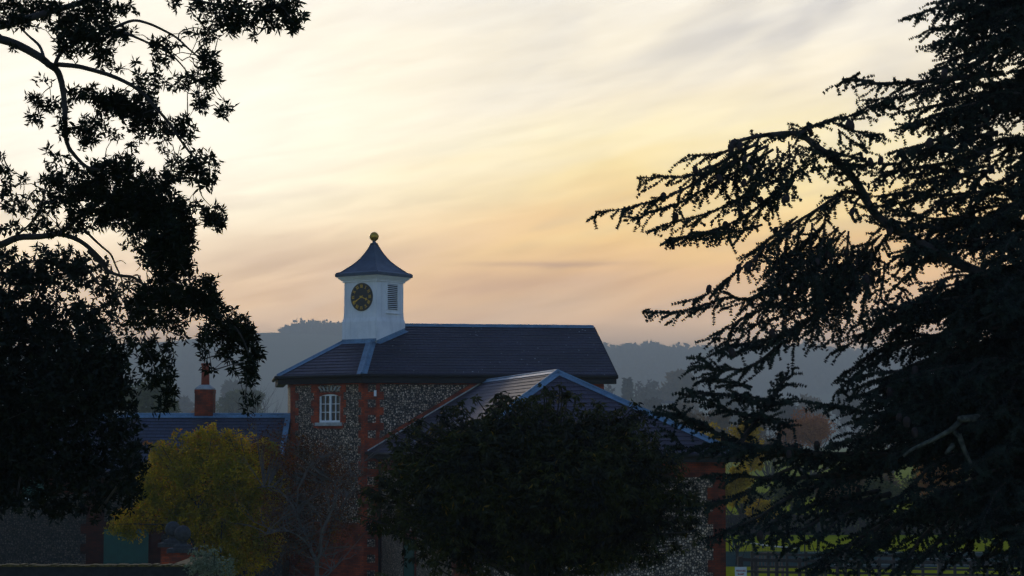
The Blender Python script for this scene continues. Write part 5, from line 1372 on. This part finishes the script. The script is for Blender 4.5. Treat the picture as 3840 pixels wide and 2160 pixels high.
# low boughs sweeping down over the fence
for px, yy in (([(1500,250),(1100,260),(800,300),(450,450),(300,560),(0,640)],(0,-.9)), ([(1300,400),(1000,450),(700,560),(450,720),(200,830),(30,930)],(-.1,-.9)), ([(1400,520),(1000,600),(700,690),(550,780),(360,900)],(0,-.9)),
               ([(1500,540),(1100,650),(850,800),(700,860),(550,920)],(0,-.8)), ([(1600,560),(1300,660),(1150,700),(930,880),(690,970)],(.1,-.8)), ([(1500,350),(1000,390),(600,420),(250,390),(40,390)],(0,-1)), ([(900,250),(600,220),(300,170),(60,190)],(-.4,-1)),
               ([(1500,760),(1250,900),(1080,1040),(900,1190)],(0,-.8)), ([(1600,800),(1400,950),(1280,1080),(1200,1220)],(0,-.5)), ([(1900,760),(1750,900),(1650,1050),(1560,1160)],(0,-.6)),
               ([(2100,700),(1950,880),(1800,1000),(1700,1075)],(0,-.5)), ([(2300,700),(2150,900),(2080,1020),(2010,1075)],(0,-.5)), ([(2500,760),(2400,920),(2300,1040),(2200,1130)],(0,-.6)), ([(2700,760),(2560,980),(2450,1090),(2350,1160)],(0,-.5)), ([(1500,850),(1350,920),(1130,960),(960,1050),(880,1180)],(-.1,-.7))):
    bough(zr7, px, (Y0+yy[0], Y0+yy[1]), .03, .004, 1.15, .32, .05, .35)
for k_ in range(30):
    ys_ = random.uniform(850, 1120); xt_ = random.uniform(2130, 2330) + max(0, 60 - abs(ys_-1060))*1.2; dr_ = random.uniform(10, 90)
    bough(lambda x, y: (x*Q, y*Q), [(2650, ys_-20), (2520, ys_-10), (2400, ys_+dr_*.2), (xt_+60, ys_+dr_*.6), (xt_, ys_+dr_)], (Y0+random.uniform(-.2,.6), Y0+random.uniform(-1.2,.8)), .02, .004, 1.0, .34, .15, .4)
# the inner mass: boughs spread round the trunk at every height
for k in range(400):
    qy = random.uniform(-120, 1330)
    if qy < 680 and random.random() < .48: continue
    qy = qy; h0 = atq(2540, qy, YCE).z
    a = random.uniform(0, 2*math.pi)
    reach = np.interp(qy, [-120, 100, 250, 420, 560, 800, 1000, 1150, 1330], [1.15, 1.3, 1.5, 1.65, 1.8, 2.35, 2.3, 2.4, 2.3])*random.uniform(.68, 1.02)
    d_ = Vector((math.cos(a), math.sin(a), 0)); p0 = Vector((cp0.x - .05, YCE, h0 + random.uniform(-.1,.1)))
    pts = polyline(cw, [p0, p0 + d_*reach*.35 + UP*.10, p0 + d_*reach*.7 + UP*random.uniform(-.1,.12), p0 + d_*reach - UP*random.uniform(.05,.4)], .028, .005, 6)
    dress(pts, .03, .005, .95, .46, .08, .4)
# lichen-grey bare limbs low in the crown
lw = MB()
for px in ([(2060,-60),(2000,20),(1850,100),(1700,190),(1620,240)], [(2040,60),(2100,220),(2160,330)], [(2000,150),(1930,220)], [(2000,20),(2050,100)]):
    polyline(lw, [at(*zr7(*p), Y0-1.25-.03*i + random.uniform(-.04,.04)) + Vector((random.uniform(-.02,.02),0,random.uniform(-.02,.02))) for i, p in enumerate(px)], .032, .014, 8)
polyline(lw, [at(*zr7(2060,-60), Y0-1.5), Vector((cp0.x-.2, YCE-.3, at(*zr7(2200,-120), Y0).z))], .035, .05, 8)
lw.build('dead_limb', M['lichen_bark'], ced, True)
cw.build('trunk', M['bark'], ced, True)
tp, td, tl = np.array(tw_p), np.array(tw_d), np.array(tw_l)
NSP = .019; cnt = np.maximum(1, (tl/NSP).astype(int)); idx = np.repeat(np.arange(len(tl)), cnt)
off_ = np.concatenate([(np.arange(c)+rng.random(c))/c for c in cnt]); P = tp[idx] + td[idx]*(off_*tl[idx])[:, None]
K = 12; P = np.repeat(P, K, 0); ax = np.repeat(td[idx], K, 0)
v = rng.normal(size=P.shape); v -= ax*(v*ax).sum(1, keepdims=True); D = unit(v) + ax*rng.uniform(-.1, .8, (len(P), 1)) + np.array([0,0,.12])
ln_ = rng.uniform(.018, .032, len(P)); D = unit(D); s_ = unit(np.cross(D, rng.normal(size=D.shape)))*.0088
V = np.stack([P - s_, P + s_, P + D*ln_[:, None]], 1).reshape(-1, 3); Fc = np.arange(len(V)).reshape(-1, 3)
print('needles', len(Fc), 'twigs', len(tl))
b_ = td; s1 = unit(np.cross(b_, rng.normal(size=b_.shape)))*.0045; s2 = np.cross(b_, unit(s1))*.0045
V2 = np.concatenate([np.stack([tp-s1, tp+s1, tp+td*tl[:,None]*1.05], 1), np.stack([tp-s2, tp+s2, tp+td*tl[:,None]*1.05], 1)]).reshape(-1, 3)
V = np.concatenate([V, V2]); Fc = np.arange(len(V)).reshape(-1, 3)
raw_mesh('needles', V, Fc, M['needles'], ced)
# barrel cones standing on the boughs
for px in ((1558,680),(1618,645),(447,1150),(905,830),(845,865),(865,838),(905,940),(925,1050),(800,1145),(868,1135),(1500,745),(1225,1270),(1170,1290),(1900,945),(1840,970),(1780,990),(2070,750),(2050,460)):
    cone_spots.insert(0, at(*zr1(*px), Y0-1.2))
for px in ((577,795),(985,1040),(945,1078),(800,1235),(865,645),(770,670),(830,680),(1050,240),(1650,480),(1400,390)):
    cone_spots.insert(0, at(*zr2(*px), Y0-.8))
for px in ((770,180),(1510,100),(1735,75),(1690,110),(1645,140),(870,610),(680,710)):
    cone_spots.insert(0, at(*zr7(*px), Y0-1.5))
tpn = tp + td*(tl*.5)[:,None]
cone_spots = [Vector(tpn[np.argmin(((tpn-np.array(p))**2).sum(1))]) + UP*.045 for p in cone_spots[:70]]
cm = MB(); cm.lathe((0,0,0), [(.008,-.045),(.022,-.04),(.030,-.02),(.032,0),(.029,.02),(.020,.036),(.007,.043)], 9); proto = None
for p in cone_spots[:70]:
    if proto is None:
        o = cm.build('cone', M['cone'], None, True); proto = o
    else: o = proto.copy(); C.objects.link(o)
    o.parent = ced; o.location = p - ced.location; o.rotation_euler = (random.uniform(-.3,.3), random.uniform(-.3,.3), random.uniform(0,6)); s_ = random.uniform(.85, 1.25); o.scale = (s_, s_, s_*1.1)

# ------------------------------------------------------------------ air
q = MB(); q.abox(-5600, 5600, -55, 7200, -5, 331)
hm = bpy.data.materials.new('haze'); hm.use_nodes = True; t = hm.node_tree; t.nodes.clear()
oo = t.nodes.new('ShaderNodeOutputMaterial'); pv = t.nodes.new('ShaderNodeVolumePrincipled')
pv.inputs['Color'].default_value = (.92, 1.0, .90, 1); pv.inputs['Density'].default_value = HAZE_DEN; pv.inputs['Anisotropy'].default_value = 0
t.links.new(pv.outputs[0], oo.inputs['Volume'])
hz = q.build('haze', hm); tag(hz, 'pale mist lying over the valley', 'haze', kind='stuff')
